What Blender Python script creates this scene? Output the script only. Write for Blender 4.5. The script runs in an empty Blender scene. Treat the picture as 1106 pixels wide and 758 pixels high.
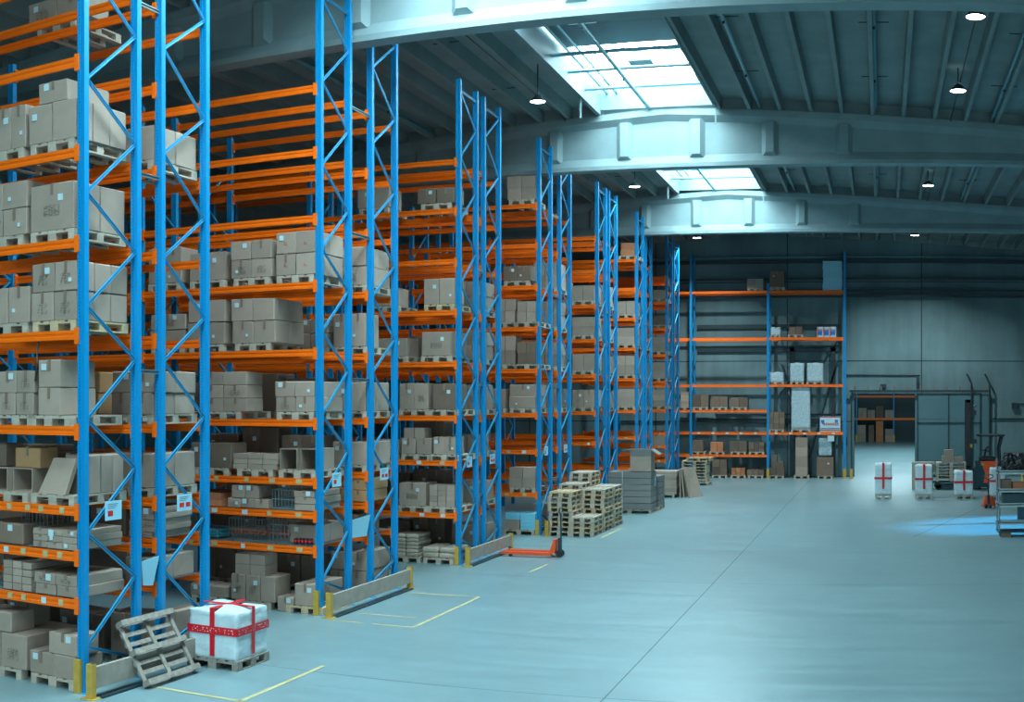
import bpy, bmesh, math, random
from mathutils import Vector, Matrix
R = random.Random(7)
sc = bpy.context.scene
col = sc.collection
PI = math.pi

# ------------------------------------------------------------------ camera, world, light, exposure
cam = bpy.data.cameras.new('camera'); co = bpy.data.objects.new('camera', cam); col.objects.link(co)
co.location = (0, 0, 4.0); co.rotation_euler = (PI/2, 0, 0); sc.camera = co
FPX, CX, HY = 1260.0, 953.0, 434.1            # the photograph is a cylindrical panorama
cam.type = 'PANO'; cam.panorama_type = 'CENTRAL_CYLINDRICAL'
cam.central_cylindrical_range_u_min = -CX/FPX; cam.central_cylindrical_range_u_max = (1106-CX)/FPX
cam.central_cylindrical_range_v_min = (HY-758)/FPX; cam.central_cylindrical_range_v_max = HY/FPX
cam.central_cylindrical_radius = 1.0
cam.clip_end = 400
wd = bpy.data.worlds.new('world'); sc.world = wd; wd.use_nodes = True
wd.node_tree.nodes['Background'].inputs[0].default_value = (.55, .85, 1, 1)
wd.node_tree.nodes['Background'].inputs[1].default_value = .3
sc.view_settings.view_transform = 'Standard'; sc.view_settings.look = 'None'
sc.view_settings.exposure = 0.5; sc.view_settings.gamma = 1.0; sc.view_settings.use_curve_mapping = False
sc.cycles.use_denoising = True
sc.cycles.max_bounces = 6; sc.cycles.diffuse_bounces = 4; sc.cycles.glossy_bounces = 3
sc.cycles.caustics_reflective = False; sc.cycles.caustics_refractive = False
sc.cycles.sample_clamp_indirect = 6
LC = (.60, .90, 1.0)

def area(name, loc, rot, sx, sy, power, c=LC, spread=PI):
    l = bpy.data.lights.new(name, 'AREA'); l.shape = 'RECTANGLE'; l.size = sx; l.size_y = sy
    l.energy = power; l.color = c; l.spread = spread
    o = bpy.data.objects.new(name, l); col.objects.link(o); o.location = loc; o.rotation_euler = rot
    return o
SKX = -6.8                                        # centre of the roof skylights
GLOW = 17.0                                       # brightness of the skylight glazing (daylight enters there)
area('added_rear_fill', (6, -20.6, 2.6), (PI/2, 0, 0), 16, 4.6, 1300)           # added fill light behind the camera, out of view
sp = bpy.data.lights.new('added_floor_spot', 'SPOT'); sp.energy = 30000; sp.color = (.03, .48, 1.0); sp.spot_size = .46; sp.spot_blend = .35; sp.shadow_soft_size = .4
so = bpy.data.objects.new('added_floor_spot', sp); col.objects.link(so); so.location = (15.8, 40.5, 9.6)      # added spot, high on the right, throws the blue patch on the floor
so.rotation_euler = (Vector((6.0, 38.0, 0))-Vector(so.location)).to_track_quat('-Z', 'Y').to_euler()
area('hall_daylight', (2, 82, 12), (0, 0, 0), 8, 36, 4600)

# ------------------------------------------------------------------ materials
def lin(c): return tuple(((x/255)/12.92 if x/255 <= .04045 else ((x/255+.055)/1.055)**2.4) for x in c)
def mat(name, rgb, rough=.6, metal=0, var=.0, scale=6, bump=0, spec=.5, rnd=0, isl=0, alpha=1, coat=0, trans=0):
    m = bpy.data.materials.new(name); m.use_nodes = True; nt = m.node_tree; N = nt.nodes; L = nt.links
    b = N['Principled BSDF']; c = lin(rgb) + (1,)
    b.inputs['Base Color'].default_value = c; b.inputs['Roughness'].default_value = rough
    b.inputs['Metallic'].default_value = metal; b.inputs['Specular IOR Level'].default_value = spec
    b.inputs['Alpha'].default_value = alpha; b.inputs['Coat Weight'].default_value = coat
    b.inputs['Transmission Weight'].default_value = trans
    src = None
    if var or rnd or isl:
        tc = N.new('ShaderNodeTexCoord'); no = N.new('ShaderNodeTexNoise'); no.inputs['Scale'].default_value = scale
        no.inputs['Detail'].default_value = 5; L.new(tc.outputs['Object'], no.inputs['Vector'])
        mr = N.new('ShaderNodeMapRange'); mr.inputs[1].default_value = .3; mr.inputs[2].default_value = .7
        mr.inputs[3].default_value = 1-var; mr.inputs[4].default_value = 1+var; L.new(no.outputs['Fac'], mr.inputs[0])
        val = mr.outputs[0]
        for amt, kind in ((rnd, 'o'), (isl, 'i')):
            if amt:
                if kind == 'o': q = N.new('ShaderNodeObjectInfo').outputs['Random']
                else: q = N.new('ShaderNodeNewGeometry').outputs['Random Per Island']
                m2 = N.new('ShaderNodeMapRange'); m2.inputs[3].default_value = 1-amt; m2.inputs[4].default_value = 1+amt
                L.new(q, m2.inputs[0]); mu = N.new('ShaderNodeMath'); mu.operation = 'MULTIPLY'
                L.new(val, mu.inputs[0]); L.new(m2.outputs[0], mu.inputs[1]); val = mu.outputs[0]
        vm = N.new('ShaderNodeVectorMath'); vm.operation = 'SCALE'; vm.inputs[0].default_value = c[:3]
        L.new(val, vm.inputs['Scale']); L.new(vm.outputs[0], b.inputs['Base Color'])
        if bump:
            bp = N.new('ShaderNodeBump'); bp.inputs['Strength'].default_value = bump; bp.inputs['Distance'].default_value = .02
            L.new(no.outputs['Fac'], bp.inputs['Height']); L.new(bp.outputs[0], b.inputs['Normal'])
    return m
def emis(name, rgb, s):
    m = bpy.data.materials.new(name); m.use_nodes = True; N = m.node_tree.nodes; N.remove(N['Principled BSDF'])
    e = N.new('ShaderNodeEmission'); e.inputs[0].default_value = lin(rgb)+(1,); e.inputs[1].default_value = s
    m.node_tree.links.new(e.outputs[0], N['Material Output'].inputs[0]); return m

M = dict(
 blue=mat('blue_paint', (0, 134, 192), .38, var=.06, scale=3),
 brace=mat('blue_brace_paint', (60, 160, 205), .28, .35, var=.06, scale=3),
 orange=mat('orange_paint', (255, 110, 5), .42, var=.06, scale=3),
 yellow=mat('yellow_paint', (190, 152, 62), .5, var=.12, scale=9),
 galv=mat('galvanised_steel', (150, 165, 165), .4, .6, var=.1),
 card=mat('cardboard', (160, 141, 126), .8, var=.07, scale=3.5, rnd=.13, bump=.05),
 cardi=mat('cardboard_far', (160, 141, 126), .8, var=.06, scale=3, isl=.16),
 cardid=mat('cardboard_far_brown', (112, 94, 80), .8, var=.06, scale=3, isl=.3),
 cardio=mat('cardboard_far_orange', (186, 118, 80), .8, var=.06, scale=3, isl=.2),
 cardd=mat('cardboard_brown', (118, 99, 84), .8, var=.08, scale=3.5, rnd=.18),
 cardo=mat('cardboard_light_brown', (178, 134, 92), .8, var=.08, scale=3.5, rnd=.1),
 cardg=mat('grey_corrugated_board', (124, 122, 118), .7, var=.08, scale=2, rnd=.1),
 tape=mat('packing_tape', (134, 112, 96), .35),
 label=mat('paper_label', (190, 212, 216), .5),
 red=mat('red_print', (206, 40, 34), .5),
 redtape=mat('red_tape', (208, 22, 36), .4, var=.05),
 ink=mat('dark_print', (108, 99, 90), .7),
 wood=mat('pallet_wood', (176, 163, 146), .85, var=.16, scale=9, rnd=.12),
 woody=mat('pallet_wood_new', (188, 166, 132), .85, var=.14, scale=9, rnd=.1),
 woodg=mat('weathered_pallet_wood', (140, 132, 122), .9, var=.25, scale=14, bump=.2),
 plank=mat('guard_plank_wood', (160, 148, 136), .8, var=.12, scale=5),
 wrap=mat('white_stretch_wrap', (196, 212, 216), .35, var=.06, scale=9, bump=.8, spec=.6),
 clear=mat('clear_stretch_wrap', (168, 190, 196), .25, var=.25, scale=12, bump=.3, spec=.7),
 teal=mat('teal_plastic', (60, 150, 165), .5, var=.1),
 cyanbox=mat('light_blue_board', (120, 196, 220), .6, var=.05),
 mesh=mat('wire_mesh_zinc', (140, 178, 182), .4, .5),
 black=mat('black_plastic', (26, 30, 32), .4, var=.2, scale=8, bump=.2),
 darkm=mat('dark_machine_paint', (30, 62, 72), .45),
 machred=mat('machine_red_paint', (236, 84, 34), .4),
 rubber=mat('rubber', (30, 32, 34), .7),
 concb=mat('beam_concrete', (132, 152, 154), .75, var=.09, scale=1.3),
 roofc=mat('roof_slab_concrete', (128, 142, 142), .9, var=.12, scale=.9),
 curb=mat('white_curb_paint', (120, 140, 144), .6),
 pipe=mat('sprinkler_pipe_paint', (110, 156, 166), .4, .3),
 doorp=mat('sliding_door_paint', (76, 108, 114), .5, var=.07, scale=1.2),
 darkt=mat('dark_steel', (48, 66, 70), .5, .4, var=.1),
 joint=mat('floor_joint_filler', (88, 106, 108), .7),
 lamp=emis('lamp_glow', (235, 250, 255), 14),
 glaze=emis('skylight_glazing', (206, 244, 255), GLOW),
 sign=mat('load_sign_plate', (150, 208, 228), .5),
 stripe=mat('floor_line_paint', (184, 170, 122), .6, var=.2, scale=5),
 louv=mat('grey_louver', (104, 128, 134), .6, .2),
 bluep=mat('blue_plastic', (30, 110, 190), .4),
)
# posts with punched slots: dark dots down the faces, from object coordinates
def post_mat():
    m = mat('perforated_blue_post', (0, 134, 192), .38); nt = m.node_tree; N = nt.nodes; L = nt.links
    b = N['Principled BSDF']; tc = N.new('ShaderNodeTexCoord'); sx = N.new('ShaderNodeSeparateXYZ'); L.new(tc.outputs['Object'], sx.inputs[0])
    def mth(op, a, v=None):
        n = N.new('ShaderNodeMath'); n.operation = op
        if hasattr(a, 'name'): L.new(a, n.inputs[0])
        else: n.inputs[0].default_value = a
        if v is not None:
            if hasattr(v, 'name'): L.new(v, n.inputs[1])
            else: n.inputs[1].default_value = v
        return n.outputs[0]
    z = mth('FRACT', mth('MULTIPLY', sx.outputs[2], 20.0))
    zz = mth('LESS_THAN', mth('ABSOLUTE', mth('SUBTRACT', z, .5)), .16)
    fx = mth('LESS_THAN', mth('ABSOLUTE', mth('SUBTRACT', sx.outputs[0], -.028)), .005)
    h = mth('MULTIPLY', zz, fx)
    mx = N.new('ShaderNodeMix'); mx.data_type = 'RGBA'; mx.inputs[6].default_value = lin((0, 134, 192))+(1,)
    mx.inputs[7].default_value = lin((8, 50, 90))+(1,); L.new(h, mx.inputs[0]); L.new(mx.outputs[2], b.inputs['Base Color'])
    return m
M['post'] = post_mat()
def print_mat(name, rgb, fz=48.0, sx=46.0, th=.5):
    m = bpy.data.materials.new(name); m.use_nodes = True; nt = m.node_tree; N = nt.nodes; L = nt.links
    b = N['Principled BSDF']; b.inputs['Base Color'].default_value = lin(rgb)+(1,); b.inputs['Roughness'].default_value = .7
    tc = N.new('ShaderNodeTexCoord'); sp = N.new('ShaderNodeSeparateXYZ'); L.new(tc.outputs['Object'], sp.inputs[0])
    def mt(op, a, v):
        n = N.new('ShaderNodeMath'); n.operation = op; L.new(a, n.inputs[0])
        if hasattr(v, 'name'): L.new(v, n.inputs[1])
        elif v is not None: n.inputs[1].default_value = v
        return n.outputs[0]
    zz = mt('MULTIPLY', sp.outputs[2], fz); row = mt('LESS_THAN', mt('FRACT', zz, None), .38)
    cb = N.new('ShaderNodeCombineXYZ'); L.new(mt('MULTIPLY', mt('ADD', sp.outputs[0], sp.outputs[1]), sx), cb.inputs[0]); L.new(mt('MULTIPLY', mt('FLOOR', zz, None), 3.7), cb.inputs[1])
    no = N.new('ShaderNodeTexNoise'); no.inputs['Scale'].default_value = 1; no.inputs['Detail'].default_value = 1; L.new(cb.outputs[0], no.inputs['Vector'])
    L.new(mt('MULTIPLY', row, mt('GREATER_THAN', no.outputs[0], th)), b.inputs['Alpha']); return m
M['print'] = print_mat('carton_print', (98, 90, 82)); M['redprint'] = print_mat('red_carton_print', (196, 44, 36), 30.0, 30.0, .55)
M['whiteprint'] = print_mat('white_tape_print', (220, 225, 225), 40.0, 30.0, .60)
def floor_mat():
    m = bpy.data.materials.new('polished_concrete_floor'); m.use_nodes = True; nt = m.node_tree; N = nt.nodes; L = nt.links
    b = N['Principled BSDF']; g = N.new('ShaderNodeNewGeometry')
    n1 = N.new('ShaderNodeTexNoise'); n1.inputs['Scale'].default_value = .22; n1.inputs['Detail'].default_value = 6; n1.inputs['Roughness'].default_value = .62
    mp = N.new('ShaderNodeMapping'); mp.inputs['Scale'].default_value = (1.6, .7, 1); L.new(g.outputs['Position'], mp.inputs[0]); L.new(mp.outputs[0], n1.inputs['Vector'])
    n2 = N.new('ShaderNodeTexNoise'); n2.inputs['Scale'].default_value = 3.5; n2.inputs['Detail'].default_value = 8; L.new(g.outputs['Position'], n2.inputs['Vector'])
    n3 = N.new('ShaderNodeTexNoise'); n3.inputs['Scale'].default_value = 1.0; n3.inputs['Detail'].default_value = 4
    mp3 = N.new('ShaderNodeMapping'); mp3.inputs['Scale'].default_value = (.35, 3.2, 1); mp3.inputs['Rotation'].default_value = (0, 0, .25)
    L.new(g.outputs['Position'], mp3.inputs[0]); L.new(mp3.outputs[0], n3.inputs['Vector'])
    def mr(src, a, c):
        q = N.new('ShaderNodeMapRange'); q.inputs[1].default_value = .3; q.inputs[2].default_value = .7; q.inputs[3].default_value = a; q.inputs[4].default_value = c
        L.new(src, q.inputs[0]); return q.outputs[0]
    def mul(a, c):
        q = N.new('ShaderNodeMath'); q.operation = 'MULTIPLY'; L.new(a, q.inputs[0]); L.new(c, q.inputs[1]); return q.outputs[0]
    v = mul(mul(mr(n1.outputs[0], .90, 1.10), mr(n2.outputs[0], .96, 1.03)), mr(n3.outputs[0], .94, 1.06))
    vm = N.new('ShaderNodeVectorMath'); vm.operation = 'SCALE'; vm.inputs[0].default_value = lin((116, 142, 146)); L.new(v, vm.inputs['Scale'])
    L.new(vm.outputs[0], b.inputs['Base Color'])
    L.new(mr(n3.outputs[0], .30, .38), b.inputs['Roughness']); b.inputs['Specular IOR Level'].default_value = .6
    return m
M['floor'] = floor_mat()
def wall_mat():
    m = bpy.data.materials.new('precast_wall_concrete'); m.use_nodes = True; nt = m.node_tree; N = nt.nodes; L = nt.links
    b = N['Principled BSDF']; g = N.new('ShaderNodeNewGeometry')
    n1 = N.new('ShaderNodeTexNoise'); n1.inputs['Scale'].default_value = .35; n1.inputs['Detail'].default_value = 6
    n2 = N.new('ShaderNodeTexNoise'); n2.inputs['Scale'].default_value = 1.0; n2.inputs['Detail'].default_value = 6
    mp = N.new('ShaderNodeMapping'); mp.inputs['Scale'].default_value = (2.4, 2.4, .25); L.new(g.outputs['Position'], mp.inputs[0]); L.new(mp.outputs[0], n2.inputs['Vector'])
    L.new(g.outputs['Position'], n1.inputs['Vector'])
    def mr(src, a, c):
        q = N.new('ShaderNodeMapRange'); q.inputs[1].default_value = .3; q.inputs[2].default_value = .7; q.inputs[3].default_value = a; q.inputs[4].default_value = c
        L.new(src, q.inputs[0]); return q.outputs[0]
    q = N.new('ShaderNodeMath'); q.operation = 'MULTIPLY'; L.new(mr(n1.outputs[0], .72, 1.22), q.inputs[0]); L.new(mr(n2.outputs[0], .9, 1.1), q.inputs[1])
    vm = N.new('ShaderNodeVectorMath'); vm.operation = 'SCALE'; vm.inputs[0].default_value = lin((106, 132, 136)); L.new(q.outputs[0], vm.inputs['Scale'])
    L.new(vm.outputs[0], b.inputs['Base Color']); b.inputs['Roughness'].default_value = .85
    return m
M['wall'] = wall_mat()

# ------------------------------------------------------------------ mesh helpers
class MB:
    def __init__(s): s.v = []; s.f = []
    def hexa(s, p):
        n = len(s.v); s.v += [tuple(q) for q in p]
        s.f += [(n, n+3, n+2, n+1), (n+4, n+5, n+6, n+7), (n, n+1, n+5, n+4), (n+1, n+2, n+6, n+5), (n+2, n+3, n+7, n+6), (n+3, n, n+4, n+7)]
        return s
    def box(s, x0, x1, y0, y1, z0, z1):
        return s.hexa([(x0, y0, z0), (x1, y0, z0), (x1, y1, z0), (x0, y1, z0), (x0, y0, z1), (x1, y0, z1), (x1, y1, z1), (x0, y1, z1)])
    def bar(s, a, b, w, t, up=(0, 0, 1)):
        a = Vector(a); b = Vector(b); d = (b-a).normalized(); u = Vector(up)
        if abs(d.dot(u)) > .98: u = Vector((1, 0, 0))
        x = d.cross(u).normalized()*w/2; y = x.cross(d).normalized()*t/2
        return s.hexa([a-x-y, a+x-y, a+x+y, a-x+y, b-x-y, b+x-y, b+x+y, b-x+y])
    def tube(s, a, b, r, n=10, r2=None):
        a = Vector(a); b = Vector(b); d = (b-a).normalized(); u = Vector((0, 0, 1)) if abs(d.z) < .9 else Vector((1, 0, 0))
        x = d.cross(u).normalized(); y = x.cross(d); k = len(s.v); r2 = r if r2 is None else r2
        for c, q in ((a, r), (b, r2)):
            for i in range(n):
                t = 2*PI*i/n; s.v.append(tuple(c+x*math.cos(t)*q+y*math.sin(t)*q))
        for i in range(n): j = (i+1) % n; s.f.append((k+i, k+j, k+n+j, k+n+i))
        s.f.append(tuple(k+i for i in range(n))[::-1]); s.f.append(tuple(k+n+i for i in range(n)))
        return s
    def path(s, pts, r, n=8):
        for a, b in zip(pts, pts[1:]): s.tube(a, b, r, n)
        return s
    def lathe(s, prof, c=(0, 0, 0), n=20):
        k = len(s.v); cx, cy, cz = c
        for r, z in prof:
            for i in range(n): t = 2*PI*i/n; s.v.append((cx+r*math.cos(t), cy+r*math.sin(t), cz+z))
        for j in range(len(prof)-1):
            for i in range(n): i2 = (i+1) % n; s.f.append((k+j*n+i, k+j*n+i2, k+(j+1)*n+i2, k+(j+1)*n+i))
        return s
    def prism(s, poly, axis, a, b):
        n = len(poly); k = len(s.v)
        for t in (a, b):
            for (p, q) in poly:
                s.v.append((t, p, q) if axis == 'x' else (p, t, q) if axis == 'y' else (p, q, t))
        for i in range(n): j = (i+1) % n; s.f.append((k+i, k+j, k+n+j, k+n+i))
        s.f.append(tuple(range(k, k+n))[::-1]); s.f.append(tuple(range(k+n, k+2*n)))
        return s
    def mesh(s, name, m, fix=True):
        me = bpy.data.meshes.new(name); me.from_pydata(s.v, [], s.f); me.materials.append(M[m] if isinstance(m, str) else m)
        if fix:
            bm = bmesh.new(); bm.from_mesh(me); bmesh.ops.recalc_face_normals(bm, faces=bm.faces); bm.to_mesh(me); bm.free()
        return me
    def build(s, name, m, parent=None, loc=None, rot=None):
        return ob(name, s.mesh(name, m), parent, loc, rot)
def ob(name, data, parent=None, loc=None, rot=None):
    o = bpy.data.objects.new(name, data); col.objects.link(o)
    if parent is not None: o.parent = parent
    if loc is not None: o.location = loc
    if rot is not None: o.rotation_euler = rot if hasattr(rot, '__len__') else (0, 0, rot)
    return o
def tag(o, label, cat, group=None, kind=None):
    o['label'] = label; o['category'] = cat
    if group: o['group'] = group
    if kind: o['kind'] = kind
    return o
def empty(name, loc, label, cat, group=None, rz=0):
    o = ob(name, None, None, loc, rz); o.empty_display_size = .2
    return tag(o, label, cat, group)
def struct(name, mb, m, parent=None):
    o = mb.build(name, m, parent)
    if parent is None: o['kind'] = 'structure'
    return o
def soft(mb_me, off, seg=1):
    bm = bmesh.new(); bm.from_mesh(mb_me); bmesh.ops.bevel(bm, geom=bm.edges[:], offset=off, segments=seg, affect='EDGES', profile=.5)
    bm.to_mesh(mb_me); bm.free(); return mb_me

# ------------------------------------------------------------------ the hall
X0 = -10.18                                    # aisle end of the rack rows
RIDGE = -6.6
def rz(x, z=13.0): return z-.06*abs(x-RIDGE)   # underside of the roof ribs
XL, XR, YB, YW = -33.0, 16.0, -21.0, 62.5
struct('floor', MB().box(XL-.3, XR+.3, YB-.3, 122, -.2, 0), 'floor')
struct('wall_left', MB().box(XL-.3, XL, YB-.3, YW, 0, 13.4), 'wall')
struct('wall_right', MB().box(XR, XR+.3, YB, 39.5, 0, 13.4).box(XR, XR+.3, 39.5, 41.5, 0, 8.6).box(XR, XR+.3, 39.5, 41.5, 10.6, 13.4).box(XR, XR+.3, 41.5, YW, 0, 13.4), 'wall')
struct('wall_behind', MB().box(XL, -2, YB-.3, YB, 0, 13.4).box(14, XR, YB-.3, YB, 0, 13.4).box(-2, 14, YB-.3, YB, 4.9, 13.4), 'wall')
struct('window_6', MB().box(XR-.05, XR, 39.4, 39.5, 8.5, 10.7).box(XR-.05, XR, 41.5, 41.6, 8.5, 10.7).box(XR-.05, XR, 39.5, 41.5, 8.5, 8.6).box(XR-.05, XR, 39.5, 41.5, 10.6, 10.7), 'galv')  # added frame, out of view, around the made-up opening for the blue spot
DX0, DX1, DZ = -1.5, 1.75, 4.45                # doorway in the far wall
wb = MB()
PX = [-33, -26.7, -19.5, -12.3, -5.1, 2.1, 9.3, 16.3]; PZ = [0, 2.95, 6.2, 9.7, 10.45, 14]
for i in range(7):
    for j in range(5):
        a, b, c, d = PX[i]+.03, PX[i+1]-.03, PZ[j]+.025, PZ[j+1]-.025
        if a < DX1 and b > DX0 and c < DZ:
            if a < DX0: wb.box(a, DX0, YW, YW+.3, c, d)
            if b > DX1: wb.box(DX1, b, YW, YW+.3, c, d)
            if d > DZ: wb.box(max(a, DX0), min(b, DX1), YW, YW+.3, DZ, d)
        else: wb.box(a, b, YW, YW+.3, c, d)
struct('wall_far', wb, 'wall')
struct('wall_far_joints', MB().box(-33, DX0, YW+.02, YW+.28, 0, 14).box(DX1+.0, 16, YW+.02, YW+.28, 0, 14).box(DX0, DX1, YW+.02, YW+.28, DZ, 14), 'darkt')
# ledges and pipes along the top of the far wall
lg = MB()
for z, t, dpt in ((11.45, .16, .35), (10.55, .1, .22), (9.95, .08, .18), (9.6, .12, .3)): lg.box(XL, XR, YW-dpt, YW, z, z+t)
struct('trim_1', lg, 'darkt')
struct('trim_2', MB().path([(-33, YW-.2, 11.75), (16, YW-.2, 11.75)], .05), 'pipe')

# bottom-bulb roof girders
GY = [-7.1, 7.0, 21.17, 35.3, 49.28]
for gi, gy in enumerate(GY):
    # main body as a section swept along X with a pitched top
    def sec(x, top):
        t = rz(x)
        return [(gy-.22, 11.18), (gy+.22, 11.18), (gy+.22, 11.3), (gy+.08, 11.55), (gy+.08, t-.38), (gy+.26, t-.2), (gy+.26, t), (gy-.26, t), (gy-.26, t-.2), (gy-.08, t-.38), (gy-.08, 11.55), (gy-.22, 11.3)]
    xs = [XL, -20, -12, RIDGE, -1, 6, XR]
    g = MB(); k = 0
    for x in xs: g.v += [(x, p, q) for p, q in sec(x, 0)]
    n = 12
    for i in range(len(xs)-1):
        for j in range(n): j2 = (j+1) % n; g.f.append((i*n+j, i*n+j2, (i+1)*n+j2, (i+1)*n+j))
    g.f.append(tuple(range(n))); g.f.append(tuple(range((len(xs)-1)*n, len(xs)*n))[::-1])
    o = struct('roof_beam', g, 'concb'); o['label'] = 'pale concrete roof girder with a bottom flange'
    for x in [-14.65+2.25*i for i in range(7)]:
        t = rz(x)-.3
        w1, w0 = .12, .26
        for s in (-1, 1):
            yo, yi = gy+s*.24, gy+s*.075
            p = MB().hexa([(x-w0, yi, 11.42), (x+w0, yi, 11.42), (x+w1, yo, 11.56), (x-w1, yo, 11.56), (x-w0, yi, t), (x+w0, yi, t), (x+w1, yo, t-.02), (x-w1, yo, t-.02)])
            p.build('stiffener', 'concb', o)
# roof slabs with ribs, open over the skylight strip
SX0, SX1 = -8.65, -5.0
bays = [(-21, -7.1), (-7.1, 7.0), (7.0, 21.17), (21.17, 35.3), (35.3, 49.28), (49.28, 62.5)]
rs = MB()
for xa, xb in ((XL-.3, SX0-.12), (SX0-.12, SX0), (SX1, SX1+.12), (SX1+.12, XR+.3)):
    za, zb = rz(xa)+.36, rz(xb)+.36
    rs.hexa([(xa, YB, za), (xb, YB, zb), (xb, YW+.3, zb), (xa, YW+.3, za), (xa, YB, za+.15), (xb, YB, zb+.15), (xb, YW+.3, zb+.15), (xa, YW+.3, za+.15)])
rs.box(SX0, SX1, 49.0, YW+.3, 13.2, 13.4)
struct('ceiling', rs, 'roofc')
ribx = [SX1+.06+.93*i for i in range(24)] + [SX0-.06-.93*i for i in range(27)]
rb = MB()
for x in ribx:
    if x > XR or x < XL: continue
    z = rz(x); rb.prism([(x-.055, z), (x+.055, z), (x+.085, z+.37), (x-.085, z+.37)], 'y', YB, YW)
struct('ceiling_ribs', rb, 'roofc')
fb = MB()                                        # infill between the ribs over each girder
for gy in GY+[62.3]:
    for xa, xb in ((XL, SX0), (SX1, XR)):
        fb.hexa([(xa, gy-.1, rz(xa)), (xb, gy-.1, rz(xb)), (xb, gy+.1, rz(xb)), (xa, gy+.1, rz(xa)), (xa, gy-.1, rz(xa)+.4), (xb, gy-.1, rz(xb)+.4), (xb, gy+.1, rz(xb)+.4), (xa, gy+.1, rz(xa)+.4)])
struct('ceiling_infill', fb, 'roofc')
# skylights: curb, vaulted glazing, glazing bars, hanging rods
for i, (a, b) in enumerate(bays[:5]):
    a += .35; b -= .35
    c = MB().box(SX0-.02, SX0+.04, a, b, 12.85, 14.0).box(SX1-.04, SX1+.02, a, b, 12.85, 14.0).box(SX0, SX1, a-.06, a, 13.0, 14.0).box(SX0, SX1, b, b+.06, 13.0, 14.0)
    w = struct('window_%d' % (i+1), c, 'curb'); w['label'] = 'vaulted roof skylight above the girder bay'
    gm = MB(); n = 8
    for k in range(n):
        t0, t1 = PI*k/n, PI*(k+1)/n
        x_a, x_b = SKX-1.8*math.cos(t0), SKX-1.8*math.cos(t1); z_a, z_b = 13.95+.75*math.sin(t0), 13.95+.75*math.sin(t1)
        j = len(gm.v); gm.v += [(x_a, a, z_a), (x_b, a, z_b), (x_b, b, z_b), (x_a, b, z_a)]; gm.f.append((j, j+1, j+2, j+3))
    for yy in (a, b):
        j = len(gm.v); gm.v += [(SKX-1.8*math.cos(PI*k/n), yy, 13.95+.75*math.sin(PI*k/n)) for k in range(n+1)]; gm.f.append(tuple(range(j, j+n+1)))
    gm.build('glazing', 'glaze', w)
    if i in (3, 4):
        L = b-a
        fr = MB()
        for q in (.60, .72, .86): MB().path([(SX0, a+L*q, 13.15), (SX1, a+L*q, 13.15)], .05, 6).build('tie_rod', 'pipe', w)
        for q in range(12):
            ar = MB(); yy = a+L*(q+.5)/12
            for k in range(8):
                t0, t1 = PI*k/8, PI*(k+1)/8
                ar.tube((SKX-1.77*math.cos(t0), yy, 13.92+.7*math.sin(t0)), (SKX-1.77*math.cos(t1), yy, 13.92+.7*math.sin(t1)), .03, 5)
            ar.build('glazing_bar', 'pipe', w)
        for xx in (SX0+.25, SX0+.55): MB().path([(xx, a, 13.5), (xx, b, 13.5)], .04, 6).build('side_rail', 'pipe', w)
        ar = MB()
        for k in range(8):
            t0, t1 = PI*k/8, PI*(k+1)/8
            ar.tube((SKX-1.75*math.cos(t0), a+L*.9, 13.9+.65*math.sin(t0)), (SKX-1.75*math.cos(t1), a+L*.9, 13.9+.65*math.sin(t1)), .025, 6)
        ar.build('arched_bar', 'pipe', w)
        if i == 3: 
            MB().box(SX0+.1, SX1-.1, a+4.6, a+9.0, 13.62, 13.66).build('louver_panel', 'louv', w)
        for q, xx in ((.7, -7.4), (.86, -7.0)):
            MB().box(xx-.35, xx+.35, a+L*q, a+L*q+.5, 13.9, 13.95).build('vent_flap', 'louv', w)
        for yy, xx in ((a+L*.85, SX0-.1), (a+L*.96, SX1+.02)):
            MB().box(xx, xx+.05, yy, yy+.05, 12.3, 13.0).build('drop_bracket', 'curb', w)
# sprinkler mains hung under the roof
for x in (-14.2, -10.6, -7.1, -3.7, -.2, 3.3, 6.8):
    z = rz(x)+.12 if x != -7.1 else 13.0
    p = MB().path([(x, 21.5, z), (x, 62, z)], .055, 8)
    o = p.build('sprinkler_pipe', 'pipe')
    tag(o, {-14.2: 'sprinkler pipe under the roof over the rack bays', -10.6: 'sprinkler pipe under the roof above the rack ends', -7.1: 'sprinkler pipe crossing below the skylights',
            -3.7: 'sprinkler pipe between the first roof ribs beside the skylight', -.2: 'sprinkler pipe running straight away under the roof above the doorway', 3.3: 'sprinkler pipe under the roof beyond the cabled lamps', 6.8: 'sprinkler pipe at the outer edge of the roof'}[x], 'pipe', 'roof sprinkler pipes')
    for yy in (27, 31.5, 40, 45, 54):
        MB().bar((x-.35, yy, z+.05), (x+.35, yy, z+.05), .02, .02).build('pipe_hanger', 'darkt', o)
        MB().tube((x, yy, z-.11), (x, yy, z+.02), .03, 6).build('sprinkler_head', 'darkt', o)
# high-bay lamps
def lamp(x, y, z, lab, pw=60):
    t = empty('high_bay_lamp', (x, y, z), lab, 'lamp', 'high-bay lamps')
    MB().lathe([(.06, .16), (.10, .12), (.22, 0), (.235, -.03), (.22, -.03), (.2, 0)], n=20).build('lamp_shade', 'darkt', t)
    MB().lathe([(0, -.02), (.205, -.02)], n=20).build('lamp_glass', 'lamp', t)
    l = area('lamp_light', (0, 0, -.03), (0, 0, 0), .36, .36, pw, (.8, .97, 1.0), 2.25); l.parent = t
    MB().tube((0, 0, .14), (0, 0, rz(x)+.36-z), .018, 6).build('hanging_rod', 'darkt', t)
lamp(-9.25, 30.4, 12.2, 'round white high-bay lamp beside the large near skylight over the racks')
lamp(2.0, 30.8, 12.25, 'round white lamp hung on the cable under the near roof bay')
lamp(2.0, 25.0, 12.3, 'round white lamp just behind the nearest roof girder')
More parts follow.
